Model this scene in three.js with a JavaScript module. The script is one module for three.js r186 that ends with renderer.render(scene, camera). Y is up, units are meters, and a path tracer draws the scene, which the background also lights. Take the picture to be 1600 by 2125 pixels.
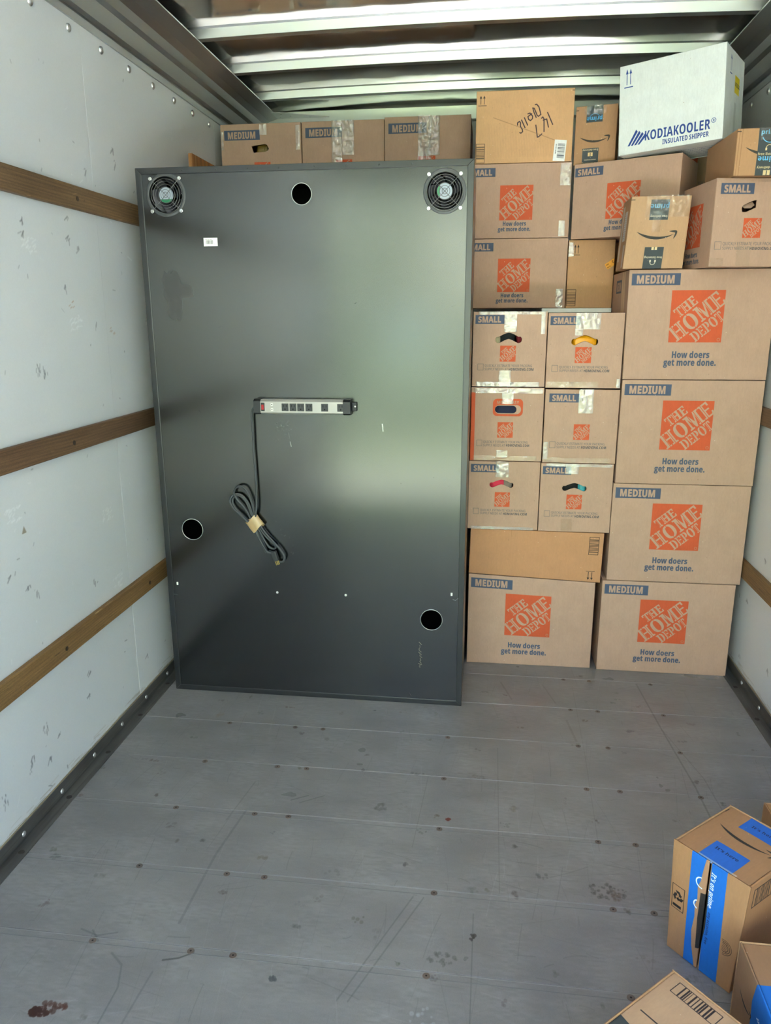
import * as THREE from 'three';
import { mergeGeometries } from 'three/addons/utils/BufferGeometryUtils.js';
import { RoundedBoxGeometry } from 'three/addons/geometries/RoundedBoxGeometry.js';
import { Sky } from 'three/addons/objects/Sky.js';

// ------------------------------------------------------------------ camera, sky, sun, exposure
const scene = new THREE.Scene();
const camera = new THREE.PerspectiveCamera(68.29, 1600 / 2125, 0.05, 200);
camera.position.set(0.107, 1.475, 0);
camera.quaternion.setFromRotationMatrix(new THREE.Matrix4().makeBasis(
  new THREE.Vector3(0.99170626, -0.00316294, -0.12848615),
  new THREE.Vector3(-0.02919209, 0.96802594, -0.24914575),
  new THREE.Vector3(0.12516596, 0.25083018, 0.95990505)));

const renderer = new THREE.WebGLRenderer({ antialias: true });
renderer.toneMapping = THREE.LinearToneMapping;
renderer.toneMappingExposure = 1.98;
renderer.shadowMap.enabled = true;

const sunDirection = new THREE.Vector3(-0.50, 0.78, -0.37).normalize();
const sky = new Sky();
sky.scale.setScalar(450);
Object.assign(sky.material.uniforms.turbidity, { value: 9 });
Object.assign(sky.material.uniforms.rayleigh, { value: 0.7 });
Object.assign(sky.material.uniforms.mieCoefficient, { value: 0.006 });
Object.assign(sky.material.uniforms.mieDirectionalG, { value: 0.75 });
sky.material.uniforms.sunPosition.value.copy(sunDirection);
scene.add(sky);
scene.environment = new THREE.PMREMGenerator(renderer).fromScene(scene).texture;
scene.environmentIntensity = 2.7;

const sun = new THREE.DirectionalLight(new THREE.Color(1.0, 0.92, 0.82), 56);
sun.name = 'sun';
sun.position.copy(sunDirection).multiplyScalar(40);
sun.castShadow = true;
sun.shadow.mapSize.set(2048, 2048);
Object.assign(sun.shadow.camera, { left: -22, right: 22, top: 22, bottom: -22, near: 1, far: 90 });
scene.add(sun); scene.add(sun.target);

// ------------------------------------------------------------------ small tools
const V = (x, y, z) => new THREE.Vector3(x, y, z);
const rad = THREE.MathUtils.degToRad;
function rng(seed) { let s = seed >>> 0 || 1; return () => { s = (s + 0x6d2b79f5) | 0; let t = Math.imul(s ^ (s >>> 15), 1 | s); t = (t + Math.imul(t ^ (t >>> 7), 61 | t)) ^ t; return ((t ^ (t >>> 14)) >>> 0) / 4294967296; }; }
const hash = (x, y, s) => { let h = Math.imul(x, 374761393) + Math.imul(y, 668265263) + Math.imul(s, 2147483647 ^ 1274126177); h = Math.imul(h ^ (h >>> 13), 1274126177); return ((h ^ (h >>> 16)) >>> 0) / 4294967296; };
function vnoise(x, y, s = 1) {
  const ix = Math.floor(x), iy = Math.floor(y), fx = x - ix, fy = y - iy, u = fx * fx * (3 - 2 * fx), v = fy * fy * (3 - 2 * fy);
  const a = hash(ix, iy, s), b = hash(ix + 1, iy, s), c = hash(ix, iy + 1, s), d = hash(ix + 1, iy + 1, s);
  return a + (b - a) * u + (c - a) * v + (a - b - c + d) * u * v;
}
const fbm = (x, y, s = 1, n = 4) => { let r = 0, a = 0.5; for (let i = 0; i < n; i++) { r += a * vnoise(x, y, s + i * 17); x *= 2.03; y *= 2.03; a *= 0.5; } return r; };
const names = new Map();
function numbered(name) { const n = names.get(name) ?? 0; names.set(name, n + 1); return n ? name + '_' + String(n).padStart(3, '0') : name; }
function mesh(name, geometry, material, parent) {
  const m = new THREE.Mesh(geometry, material); m.name = name; m.castShadow = m.receiveShadow = true; parent.add(m); return m;
}
function thing(name, label, category, group) {
  const g = new THREE.Group(); g.name = numbered(name); g.userData = { label, category }; if (group) g.userData.group = group; scene.add(g); return g;
}
function structure(name) { const g = new THREE.Group(); g.name = name; g.userData.kind = 'structure'; scene.add(g); return g; }
function describe(g, label, category) { g.userData.label = label; g.userData.category = category; return g; }
const boxGeo = (x0, x1, y0, y1, z0, z1) => new THREE.BoxGeometry(x1 - x0, y1 - y0, z1 - z0).translate((x0 + x1) / 2, (y0 + y1) / 2, (z0 + z1) / 2);
const roundBox = (x0, x1, y0, y1, z0, z1, r = 0.003, s = 2) => new RoundedBoxGeometry(x1 - x0, y1 - y0, z1 - z0, s, r).translate((x0 + x1) / 2, (y0 + y1) / 2, (z0 + z1) / 2);
const std = (color, roughness = 0.7, metalness = 0, extra = {}) => new THREE.MeshStandardMaterial({ color, roughness, metalness, ...extra });
const lin = (r, g, b) => new THREE.Color().setRGB(r, g, b);
function canvasOf(w, h) { const c = document.createElement('canvas'); c.width = Math.max(4, Math.round(w)); c.height = Math.max(4, Math.round(h)); return c; }
function texOf(canvas, srgb = true) { const t = new THREE.CanvasTexture(canvas); if (srgb) t.colorSpace = THREE.SRGBColorSpace; t.magFilter = THREE.LinearFilter; t.anisotropy = 8; return t; }
function repeatTex(t, x = 1, y = 1) { t.wrapS = t.wrapT = THREE.RepeatWrapping; t.repeat.set(x, y); return t; }
// multiply every pixel of a canvas by a grain function f(x, y) (pixels)
function grain(canvas, f) {
  const c = canvas.getContext('2d'), im = c.getImageData(0, 0, canvas.width, canvas.height), d = im.data;
  for (let y = 0, i = 0; y < canvas.height; y++) for (let x = 0; x < canvas.width; x++, i += 4) { const k = f(x, y); d[i] = d[i] * k; d[i + 1] = d[i + 1] * k; d[i + 2] = d[i + 2] * k; }
  c.putImageData(im, 0, 0);
}
// a sheet w x h, front at z = bulge(u, v), back at z = -t, edges rounded by b; uv 0..1 (or metres)
function sheet(w, h, t, { bulge = 0, nx = 2, ny = 2, b = 0.0015, metres = false, rough = 0, seed = 1 } = {}) {
  const xs = [0, b], ys = [0, b], P = [], U = [], I = [];
  for (let i = 1; i <= nx; i++) xs.push(b + (w - 2 * b) * i / nx); xs.push(w);
  for (let i = 1; i <= ny; i++) ys.push(b + (h - 2 * b) * i / ny); ys.push(h);
  const W = xs.length, H = ys.length;
  for (let j = 0; j < H; j++) for (let i = 0; i < W; i++) {
    const e = i === 0 || j === 0 || i === W - 1 || j === H - 1, u = xs[i] / w, v = ys[j] / h;
    P.push(xs[i], ys[j], (e ? -b : 0) + bulge * Math.sin(Math.PI * u) * Math.sin(Math.PI * v) + (e ? 0 : rough * (vnoise(u * 7, v * 7, seed) - 0.5)));
    metres ? U.push(xs[i], ys[j]) : U.push(u, v);
  }
  for (let j = 0; j < H - 1; j++) for (let i = 0; i < W - 1; i++) { const a = j * W + i; I.push(a, a + 1, a + W + 1, a, a + W + 1, a + W); }
  // rim and back
  const ring = [];
  for (let i = 0; i < W; i++) ring.push(i);
  for (let j = 1; j < H; j++) ring.push(j * W + W - 1);
  for (let i = W - 2; i >= 0; i--) ring.push((H - 1) * W + i);
  for (let j = H - 2; j > 0; j--) ring.push(j * W);
  const base = P.length / 3;
  for (const k of ring) { P.push(P[k * 3], P[k * 3 + 1], -t); U.push(U[k * 2], U[k * 2 + 1]); }
  const n = ring.length;
  for (let k = 0; k < n; k++) { const a = ring[k], c = ring[(k + 1) % n], d = base + k, e = base + (k + 1) % n; I.push(a, d, e, a, e, c); }
  const cc = P.length / 3; P.push(w / 2, h / 2, -t); metres ? U.push(w / 2, h / 2) : U.push(0.5, 0.5);
  for (let k = 0; k < n; k++) I.push(base + (k + 1) % n, base + k, cc);
  const g = new THREE.BufferGeometry();
  g.setAttribute('position', new THREE.Float32BufferAttribute(P, 3)); g.setAttribute('uv', new THREE.Float32BufferAttribute(U, 2)); g.setIndex(I);
  g.computeVertexNormals(); return g;
}
function tube(points, r, n = 64, m = 8, closed = false) { return new THREE.TubeGeometry(new THREE.CatmullRomCurve3(points, closed), n, r, m, closed); }
function prism(profile, z0, z1, closed = true) { // polyline in x, y swept along z, flat facets
  const P = [], I = [], n = profile.length, m = closed ? n : n - 1;
  for (let k = 0; k < m; k++) {
    const [x0, y0] = profile[k], [x1, y1] = profile[(k + 1) % n], b = P.length / 3;
    P.push(x0, y0, z0, x1, y1, z0, x1, y1, z1, x0, y0, z1); I.push(b, b + 1, b + 2, b, b + 2, b + 3);
  }
  const g = new THREE.BufferGeometry(); g.setAttribute('position', new THREE.Float32BufferAttribute(P, 3)); g.setIndex(I);
  g.setAttribute('uv', new THREE.Float32BufferAttribute(new Float32Array(P.length / 3 * 2), 2)); g.computeVertexNormals(); return g;
}

// ------------------------------------------------------------------ dimensions of the truck body
const XL = -1.19, XR = 1.19, FRONT = -4.42, REAR = 0.75, ROOF = 2.55, DOOR_TOP = 2.42;

// ------------------------------------------------------------------ floor: planks, screws
{
  const S = 2048, c = canvasOf(S, S), k = c.getContext('2d'), r = rng(11);
  const X = (x) => (x + 1.2) / 2.4 * S, Y = (z) => (z + 3.2) / 3.4 * S;  // canvas y grows towards the camera
  k.fillStyle = 'rgb(126,124,123)'; k.fillRect(0, 0, S, S);
  for (let i = 0; i < 2600; i++) { // fine scratches, mostly along the truck
    const x = r() * S, y = r() * S, l = 6 + r() * r() * 160, a = (r() < 0.6 ? Math.PI / 2 : 0) + (r() - 0.5) * 0.7;
    k.strokeStyle = r() < 0.72 ? `rgba(60,60,62,${0.05 + r() * 0.16})` : `rgba(170,172,175,${0.05 + r() * 0.13})`; k.lineWidth = 0.6 + r() * 1.4;
    k.beginPath(); k.moveTo(x, y); k.quadraticCurveTo(x + Math.cos(a) * l / 2 + (r() - 0.5) * 9, y + Math.sin(a) * l / 2 + (r() - 0.5) * 9, x + Math.cos(a) * l, y + Math.sin(a) * l); k.stroke();
  }
  const line = (pts, w, col) => { k.strokeStyle = col; k.lineWidth = w; k.lineCap = 'round'; k.beginPath(); pts.forEach(([x, z], i) => (i ? k.lineTo : k.moveTo).call(k, X(x), Y(z))); k.stroke(); };
  line([[0.765, -2.95], [0.79, -2.6], [0.82, -2.25], [0.83, -1.95]], 5, 'rgba(62,60,60,0.30)');
  line([[0.79, -2.6], [0.86, -2.3], [0.88, -2.0]], 3, 'rgba(62,60,60,0.21)');
  line([[0.21, -2.9], [0.25, -2.76]], 6, 'rgba(66,64,64,0.24)'); line([[0.38, -2.9], [0.42, -2.75]], 5, 'rgba(66,64,64,0.18)'); line([[0.45, -2.62], [0.47, -2.48]], 7, 'rgba(66,64,64,0.18)');
  line([[-0.04, -1.66], [-0.18, -1.33]], 3, 'rgba(66,66,68,0.30)'); line([[-0.012, -1.66], [-0.155, -1.33]], 3, 'rgba(66,66,68,0.30)');
  line([[-0.585, -1.95], [-0.61, -1.75], [-0.615, -1.5]], 6, 'rgba(66,68,72,0.24)'); line([[-0.60, -2.1], [-0.63, -1.9]], 4, 'rgba(66,68,72,0.21)');
  line([[-0.46, -2.02], [-0.41, -2.05]], 3, 'rgba(50,50,52,0.36)'); line([[-0.43, -2.01], [-0.36, -2.055]], 2.5, 'rgba(50,50,52,0.30)');
  line([[-0.61, -1.385], [-0.575, -1.395], [-0.545, -1.415]], 3, 'rgba(35,35,36,0.51)');
  line([[0.118, -1.62], [0.116, -1.35], [0.112, -1.15]], 2.2, 'rgba(62,60,60,0.33)'); line([[0.19, -2.4], [0.185, -1.7]], 2, 'rgba(66,64,64,0.24)');
  line([[0.50, -2.9], [0.49, -2.4], [0.47, -1.9]], 1.6, 'rgba(66,64,64,0.21)'); line([[-0.04, -2.2], [-0.06, -1.85]], 2, 'rgba(66,64,64,0.21)');
  line([[-0.85, -1.45], [-0.80, -1.435], [-0.755, -1.45]], 3, 'rgba(60,62,64,0.30)'); line([[-0.82, -1.45], [-0.79, -1.42]], 3, 'rgba(60,62,64,0.30)');
  line([[-0.74, -1.39], [-0.70, -1.36], [-0.68, -1.30], [-0.68, -1.2]], 3.5, 'rgba(66,68,70,0.30)'); line([[-0.62, -1.35], [-0.63, -1.2]], 4, 'rgba(66,68,70,0.24)');
  const blot = (x, z, rx, rz, n, col) => { k.fillStyle = col; for (let i = 0; i < n; i++) { const a = r() * 6.283, d = Math.sqrt(r()), s = 1 + r() * 3; k.beginPath(); k.ellipse(X(x + Math.cos(a) * d * rx), Y(z + Math.sin(a) * d * rz), s * 1.2, s, 0, 0, 7); k.fill(); } };
  blot(-0.823, -1.219, 0.022, 0.010, 60, 'rgba(58,26,20,0.8)'); blot(-0.80, -1.236, 0.03, 0.014, 30, 'rgba(66,36,28,0.6)');
  blot(0.468, -1.743, 0.05, 0.03, 70, 'rgba(66,62,60,0.4)'); blot(0.49, -1.73, 0.012, 0.02, 24, 'rgba(86,70,62,0.3)');
  blot(0.117, -1.545, 0.006, 0.012, 12, 'rgba(50,46,44,0.7)'); blot(0.036, -1.988, 0.006, 0.006, 10, 'rgba(96,40,30,0.8)');
  blot(-0.174, -2.02, 0.02, 0.02, 40, 'rgba(84,80,76,0.3)'); blot(-0.338, -1.368, 0.008, 0.007, 16, 'rgba(64,70,74,0.7)'); blot(-0.86, -2.5, 0.015, 0.02, 30, 'rgba(120,108,96,0.3)');
  blot(0.01, -1.28, 0.03, 0.06, 30, 'rgba(176,178,182,0.35)'); blot(0.05, -1.47, 0.04, 0.02, 30, 'rgba(70,66,64,0.35)');
  for (let i = 0; i < 160; i++) blot(-1.15 + r() * 2.3, -3.1 + r() * 3, 0.004 + r() * 0.02, 0.004 + r() * 0.012, 3 + r() * 8, `rgba(${70 + r() * 20},${66 + r() * 16},${64 + r() * 14},${0.12 + r() * 0.3})`);
  grain(c, (x, y) => 0.80 + 0.16 * fbm(x / 160, y / 46, 3, 4) + 0.14 * fbm(x / 700, y / 500, 9, 3) + 0.12 * vnoise(x / 14, y / 3, 5) * vnoise(x / 60, y / 50, 8) + 0.05 * hash(x, y, 4));
  const map = texOf(c);
  const rc = canvasOf(512, 512); { const q = rc.getContext('2d'); q.fillStyle = 'rgb(220,220,220)'; q.fillRect(0, 0, 512, 512); grain(rc, (x, y) => 0.62 + 0.38 * fbm(x / 40, y / 22, 31, 4)); }
  const mat = new THREE.MeshPhysicalMaterial({ map, roughness: 0.46, roughnessMap: texOf(rc, false), metalness: 0.0, specularIntensity: 1, ior: 1.5 });
  const floor = structure('floor'), beadMat = std('#6a6a6b', 0.55), wornMat = std('#8e8d8b', 0.4, 0.2);
  const seams = [-3.224, -2.967, -2.715, -2.459, -2.205, -1.951, -1.692, -1.431];
  const edges = []; for (let z = -3.224 - 0.2545 * 5; z < -3.3; z += 0.2545) edges.push(z); edges.push(...seams); for (let z = -1.431 + 0.2555; z < REAR; z += 0.2555) edges.push(z);
  edges[0] = FRONT; edges.push(REAR + 0.02);
  for (let i = 0; i + 1 < edges.length; i++) {
    const g = roundBox(XL + 0.045, XR - 0.045, -0.03, 0, edges[i] + 0.0009, edges[i + 1] - 0.0009, 0.0016, 1), p = g.attributes.position, uv = g.attributes.uv;
    for (let v = 0; v < p.count; v++) uv.setXY(v, (p.getX(v) + 1.2) / 2.4, 1 - (p.getZ(v) + 3.2) / 3.4);
    mesh('plank', g, mat, floor);
    // a shallow rib line along each board, as the boards are extruded
    if (edges[i] > -3.1) mesh('worn_edge', roundBox(XL + 0.05, XR - 0.05, -0.002, 0.0003, edges[i] + 0.0012, edges[i] + 0.0030, 0.0003, 1), wornMat, floor);
    if (edges[i] > -2.0) mesh('plank_bead', roundBox(XL + 0.05, XR - 0.05, -0.002, 0.0004, edges[i] + 0.0185, edges[i] + 0.0205, 0.0003, 1), beadMat, floor);
  }
  const screwMat = std('#6a5d56', 0.55, 0.3), recessMat = std('#241d1a', 0.9);
  const head = new THREE.CylinderGeometry(0.0085, 0.0092, 0.0012, 20), slot = new THREE.CylinderGeometry(0.0026, 0.0026, 0.0006, 6);
  const r2 = rng(5);
  for (const z of edges) if (z > -3.1 && z < -0.9) for (const x of [-0.804, -0.552, -0.449, 0.013, 0.472, 0.575, 0.821]) {
    const s = mesh('floor_screw', head, screwMat, floor); s.position.set(x + (r2() - 0.5) * 0.004, 0.0005, z + 0.0125);
    const t = mesh('screw_recess', slot, recessMat, s); t.position.y = 0.0006;
  }
  mesh('deck_underlay', boxGeo(XL - 0.03, XR + 0.03, -0.13, -0.031, FRONT - 0.05, REAR + 0.02), std('#2c2c2e', 0.8), floor);
}

// ------------------------------------------------------------------ walls
function wallTexture(marks, seed) {
  const W = 2048, H = 1024, c = canvasOf(W, H), k = c.getContext('2d'), r = rng(seed);
  const X = (z) => (z - FRONT) / (REAR - FRONT) * W, Y = (y) => (1 - y / 2.45) * H, mx = W / (REAR - FRONT), my = H / 2.45;
  k.fillStyle = 'rgb(213,215,215)'; k.fillRect(0, 0, W, H);
  const nick = (z, y, l, a, w, col) => { k.strokeStyle = col; k.lineWidth = w; k.lineCap = 'round'; k.beginPath(); k.moveTo(X(z), Y(y)); k.lineTo(X(z) + Math.cos(a) * l * mx, Y(y) + Math.sin(a) * l * my); k.stroke(); };
  for (let i = 0; i < 420; i++) { const a = r() * 3.14; nick(FRONT + r() * (REAR - FRONT), r() * 2.3, 0.003 + r() * r() * 0.035, a, 0.7 + r() * 1.1, r() < 0.6 ? `rgba(96,100,104,${0.15 + r() * 0.5})` : `rgba(238,240,240,${0.25 + r() * 0.5})`); }
  for (const [z, y, t] of marks) {
    if (t === 'w') { for (let i = 0; i < 26; i++) nick(z + (r() - 0.5) * 0.07, y + (r() - 0.5) * 0.045, 0.004 + r() * 0.014, r() * 0.8, 1.5, 'rgba(236,238,238,0.5)'); }
    else if (t === 'o') for (let i = 0; i < 5; i++) nick(z + (r() - 0.5) * 0.03, y + (r() - 0.5) * 0.02, 0.012, 0.4, 1.2, 'rgba(168,128,104,0.5)');
    else if (t === 'c') { k.fillStyle = 'rgb(150,140,122)'; k.beginPath(); k.moveTo(X(z) - 4, Y(y) + 4); k.lineTo(X(z), Y(y) - 5); k.lineTo(X(z) + 5, Y(y) + 4); k.fill(); }
    else if (t === 'm') { for (let i = 0; i < 10; i++) nick(z + (r() - 0.5) * 0.022, y + (r() - 0.5) * 0.04, 0.005 + r() * 0.01, 1.3 + r() * 0.5, 1.2, 'rgba(84,88,92,0.45)'); }
    else { const n = 2 + (r() * 3 | 0); for (let i = 0; i < n; i++) nick(z + (r() - 0.5) * 0.012, y + (r() - 0.5) * 0.014, 0.006 + r() * 0.018, 0.3 + r() * 1.6, 1.1 + r(), `rgba(92,92,96,${0.3 + r() * 0.35})`); }
  }
  // brown grime that collects along the floor angle: streaks with outlines of their own
  for (let i = 0; i < 260; i++) { const z = FRONT + r() * (REAR - FRONT); nick(z, 0.05 + r() * r() * 0.035, 0.02 + r() * 0.09, (r() - 0.5) * 0.15, 0.8 + r(), `rgba(142,130,110,${0.15 + r() * 0.3})`); }
  grain(c, (x, y) => 0.955 + 0.035 * fbm(x / 120, y / 90, seed, 4) + 0.015 * hash(x, y, seed));
  return texOf(c);
}
const marksLeft = [[-2.126, 1.677, 'w'], [-2.096, 1.326, 'm'], [-2.132, 1.318, 'm'], [-2.488, 1.938, 'd'], [-2.347, 1.774, 'd'], [-2.343, 1.717, 'd'], [-2.393, 1.691, 'd'], [-2.097, 1.707, 'd'], [-2.700, 1.996, 'd'], [-2.690, 2.034, 'd'], [-2.100, 1.741, 'd'], [-1.932, 0.885, 'c'], [-1.897, 0.940, 'w'], [-1.851, 0.775, 'd'], [-1.921, 0.718, 'd'], [-1.958, 0.685, 'd'], [-2.420, 0.809, 'w'], [-2.281, 0.607, 'd'], [-2.448, 0.550, 'w'], [-2.340, 1.460, 'w'], [-2.290, 1.567, 'd'], [-2.323, 1.517, 'o'], [-2.578, 1.431, 'o'], [-2.464, 1.457, 'd'], [-1.913, 0.259, 'm'], [-1.984, 0.206, 'd'], [-1.839, 0.211, 'd'], [-1.921, 0.156, 'd'], [-1.823, 0.193, 'm'], [-1.690, 0.169, 'm'], [-2.193, 0.316, 'd'], [-2.621, 0.176, 'd'], [-2.177, 0.238, 'd']];
const marksRight = [[-2.915, 0.57, 'd'], [-3.05, 0.358, 'd'], [-3.05, 0.106, 'd'], [-2.756, 0.187, 'd'], [-2.6, 0.3, 'd'], [-2.3, 0.8, 'd']];
const wallBump = (() => { const c = canvasOf(512, 512), k = c.getContext('2d'); k.fillStyle = '#fff'; k.fillRect(0, 0, 512, 512); grain(c, (x, y) => 0.35 + 0.3 * fbm(x / 9, y / 9, 7, 3) + 0.35 * fbm(x / 90, y / 90, 21, 3)); return repeatTex(texOf(c, false), 3, 1.5); })();
function sideWall(name, s, marks, seed) {
  const w = structure(name), m = new THREE.MeshPhysicalMaterial({ map: wallTexture(marks, seed), roughness: 0.29, bumpMap: wallBump, bumpScale: 0.0006, ior: 1.42 });
  const x0 = s < 0 ? XL - 0.03 : XR, x1 = s < 0 ? XL : XR + 0.03;
  // fibreglass sheets that lap at a seam
  const cuts = [FRONT - 0.03, -3.75, -2.531, -1.312, -0.093, REAR];
  for (let i = 0; i + 1 < cuts.length; i++) {
    const z0 = cuts[i], z1 = cuts[i + 1], g = sheet(z1 - z0 - 0.0012, 2.44, 0.03, { nx: 12, ny: 12, b: 0.0012, rough: 0.0018, seed: seed + i }), p = g.attributes.position, uv = g.attributes.uv;
    for (let v = 0; v < p.count; v++) uv.setXY(v, ((s < 0 ? z1 - p.getX(v) : z0 + p.getX(v)) - FRONT) / (REAR - FRONT), p.getY(v) / 2.45);
    if (s < 0) { g.rotateY(Math.PI / 2).translate(XL, 0, z1); } else { g.rotateY(-Math.PI / 2).translate(XR, 0, z0); }
    mesh('wall_panel', g, m, w);
  }
  mesh('outer_skin', boxGeo(s < 0 ? XL - 0.075 : XR + 0.032, s < 0 ? XL - 0.032 : XR + 0.075, -0.1, ROOF + 0.09, FRONT - 0.06, REAR + 0.02), std('#d9d6d0', 0.5), w);
  return w;
}
sideWall('wall_left', -1, marksLeft, 41); sideWall('wall_right', 1, marksRight, 57);
{
  const w = structure('wall_front'), m = std('#cfd1cf', 0.5);
  mesh('wall_panel', boxGeo(XL, XR, 0, ROOF + 0.05, FRONT - 0.03, FRONT), m, w); mesh('outer_skin', boxGeo(XL - 0.07, XR + 0.07, -0.1, ROOF + 0.09, FRONT - 0.07, FRONT - 0.031), std('#d9d6d0', 0.5), w);
}
const galvanised = new THREE.MeshPhysicalMaterial({ color: lin(0.62, 0.63, 0.63), metalness: 1, roughness: 0.33 });
const satinSteel = new THREE.MeshPhysicalMaterial({ color: lin(0.50, 0.51, 0.51), metalness: 1, roughness: 0.42 });
const boltMat = std('#c9c9c6', 0.32, 0.85);
const dome = new THREE.SphereGeometry(0.0085, 16, 8, 0, Math.PI * 2, 0, Math.PI / 2).scale(1, 0.55, 1);
// galvanised angle along the foot of each wall
for (const s of [-1, 1]) {
  const b = structure(s < 0 ? 'baseboard_left' : 'baseboard_right'), X = (x) => s < 0 ? XL + x : XR - x;
  const c = canvasOf(1024, 128), k = c.getContext('2d'); k.fillStyle = 'rgb(104,102,98)'; k.fillRect(0, 0, 1024, 128);
  const r = rng(77 + s); for (let i = 0; i < 300; i++) { k.strokeStyle = r() < 0.5 ? `rgba(60,56,52,${r() * 0.4})` : `rgba(150,146,138,${r() * 0.4})`; k.lineWidth = 0.5 + r() * 1.5; const x = r() * 1024, y = r() * 128; k.beginPath(); k.moveTo(x, y); k.lineTo(x + 10 + r() * 60, y + (r() - 0.5) * 3); k.stroke(); }
  grain(c, (x, y) => 0.75 + 0.4 * fbm(x / 30, y / 12, 61, 4));
  const m = std('#ffffff', 0.45, 0.45, { map: texOf(c) });
  const flip = (g) => { const p = g.attributes.position, uv = g.attributes.uv; for (let v = 0; v < p.count; v++) uv.setXY(v, (p.getZ(v) - FRONT) / 5.2, (p.getY(v) + Math.abs(p.getX(v)) - 1.1) / 0.2); return g; };
  const x0 = Math.min(X(0), X(0.004)), x1 = Math.max(X(0), X(0.004)), x2 = Math.min(X(0.004), X(0.047)), x3 = Math.max(X(0.004), X(0.047));
  mesh('upright_leg', flip(roundBox(x0, x1, -0.004, 0.047, FRONT, REAR, 0.0012, 1)), m, b);
  mesh('floor_leg', flip(roundBox(x2, x3, -0.004, 0.0025, FRONT, REAR, 0.0012, 1)), m, b);
  mesh('caulk_line', roundBox(Math.min(X(0), X(0.003)), Math.max(X(0), X(0.003)), 0.046, 0.051, FRONT, REAR, 0.001, 1), std('#8d8068', 0.85), b);
  for (let z = -2.569 - 0.205 * 2; z < -0.6; z += 0.206) { const q = mesh('bolt', dome, boltMat, b); q.position.set(X(0.0038), 0.0185, z); q.rotation.z = s < 0 ? -Math.PI / 2 : Math.PI / 2; }
  for (let z = -2.97; z < -0.9; z += 0.2565) { const q = mesh('floor_screw', new THREE.CylinderGeometry(0.0085, 0.009, 0.0012, 16), std('#3d3733', 0.5, 0.4), b); q.position.set(X(0.029), 0.003, z); }
}
// wooden tie rails on both walls
const woodTexture = (seed, c1, c2) => {
  const W = 2048, H = 96, c = canvasOf(W, H), k = c.getContext('2d'), r = rng(seed), A = new THREE.Color(c1), B = new THREE.Color(c2);
  const im = k.createImageData(W, H), d = im.data;
  for (let y = 0; y < H; y++) for (let x = 0; x < W; x++) {
    const w = y / 11 + 3.2 * fbm(x / 260, y / 60, seed, 3), g = 0.5 + 0.5 * Math.sin(w * 6.283), f = vnoise(x / 34, y / 1.6, seed + 3), p = fbm(x / 130, y / 70, seed + 8, 4), t = Math.min(1, Math.max(0, 0.25 * g + 0.4 * f + 0.9 * (p - 0.25)));
    const q = (y * W + x) * 4, n = 0.9 + 0.2 * hash(x, y, seed); const C = A.clone().convertLinearToSRGB(), D = B.clone().convertLinearToSRGB();
    d[q] = (C.r + (D.r - C.r) * t) * 255 * n; d[q + 1] = (C.g + (D.g - C.g) * t) * 255 * n; d[q + 2] = (C.b + (D.b - C.b) * t) * 255 * n; d[q + 3] = 255;
  }
  k.putImageData(im, 0, 0);
  for (let i = 0; i < 90; i++) { k.strokeStyle = r() < 0.55 ? `rgba(190,150,104,${0.15 + r() * 0.4})` : `rgba(40,24,12,${0.2 + r() * 0.5})`; k.lineWidth = 0.6 + r() * 1.4; const x = r() * W, y = r() * H; k.beginPath(); k.moveTo(x, y); k.lineTo(x + (r() - 0.5) * 70, y + (r() - 0.5) * 16); k.stroke(); }
  for (let i = 0; i < 26; i++) { k.fillStyle = `rgba(206,170,120,${0.2 + r() * 0.4})`; k.beginPath(); k.ellipse(r() * W, r() < 0.5 ? 3 : H - 3, 4 + r() * 26, 1 + r() * 2, 0, 0, 7); k.fill(); }
  return texOf(c);
};
const railMaterials = [['#54402c', '#8a6c4a', 101], ['#4a3626', '#785b40', 113], ['#664a2c', '#967444', 127]].map(([a, b, s]) => std('#ffffff', 0.62, 0, { map: woodTexture(s, a, b) }));
function railGeo(s, y0, y1) {
  const g = roundBox(-0.01, 0.01, y0, y1, FRONT + 0.02, REAR - 0.02, 0.004, 2), seg = new RoundedBoxGeometry(0.02, y1 - y0, REAR - FRONT - 0.04, 2, 0.004); void seg;
  const p = g.attributes.position, uv = g.attributes.uv;
  for (let v = 0; v < p.count; v++) uv.setXY(v, (p.getZ(v) - FRONT) / 5.2, (p.getY(v) - y0 + (Math.abs(p.getX(v)) < 0.0095 ? p.getX(v) : 0)) / 0.08);
  return g.translate(s < 0 ? XL + 0.0105 : XR - 0.0105, 0, 0);
}
[[1.802, 1.872, 'upper'], [1.063, 1.131, 'middle'], [0.437, 0.508, 'lower']].forEach(([y0, y1, which], i) => {
  for (const s of [-1, 1]) {
    const t = thing('wooden_rail', `worn brown wooden tie rail, ${which} of the three on the ${s < 0 ? 'left' : 'right'} white wall`, 'rail', 'wooden tie rails on the truck walls');
    mesh('board', railGeo(s, y0, y1), railMaterials[i], t);
    for (let z = -3.6 + i * 0.17; z < 0.5; z += 0.61) { const q = mesh('screw', new THREE.CylinderGeometry(0.007, 0.0075, 0.0014, 14), std('#4a3c30', 0.5, 0.4), t); q.position.set(s < 0 ? XL + 0.0211 : XR - 0.0211, (y0 + y1) / 2 - 0.004, z); q.rotation.z = Math.PI / 2; }
  }
});

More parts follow.
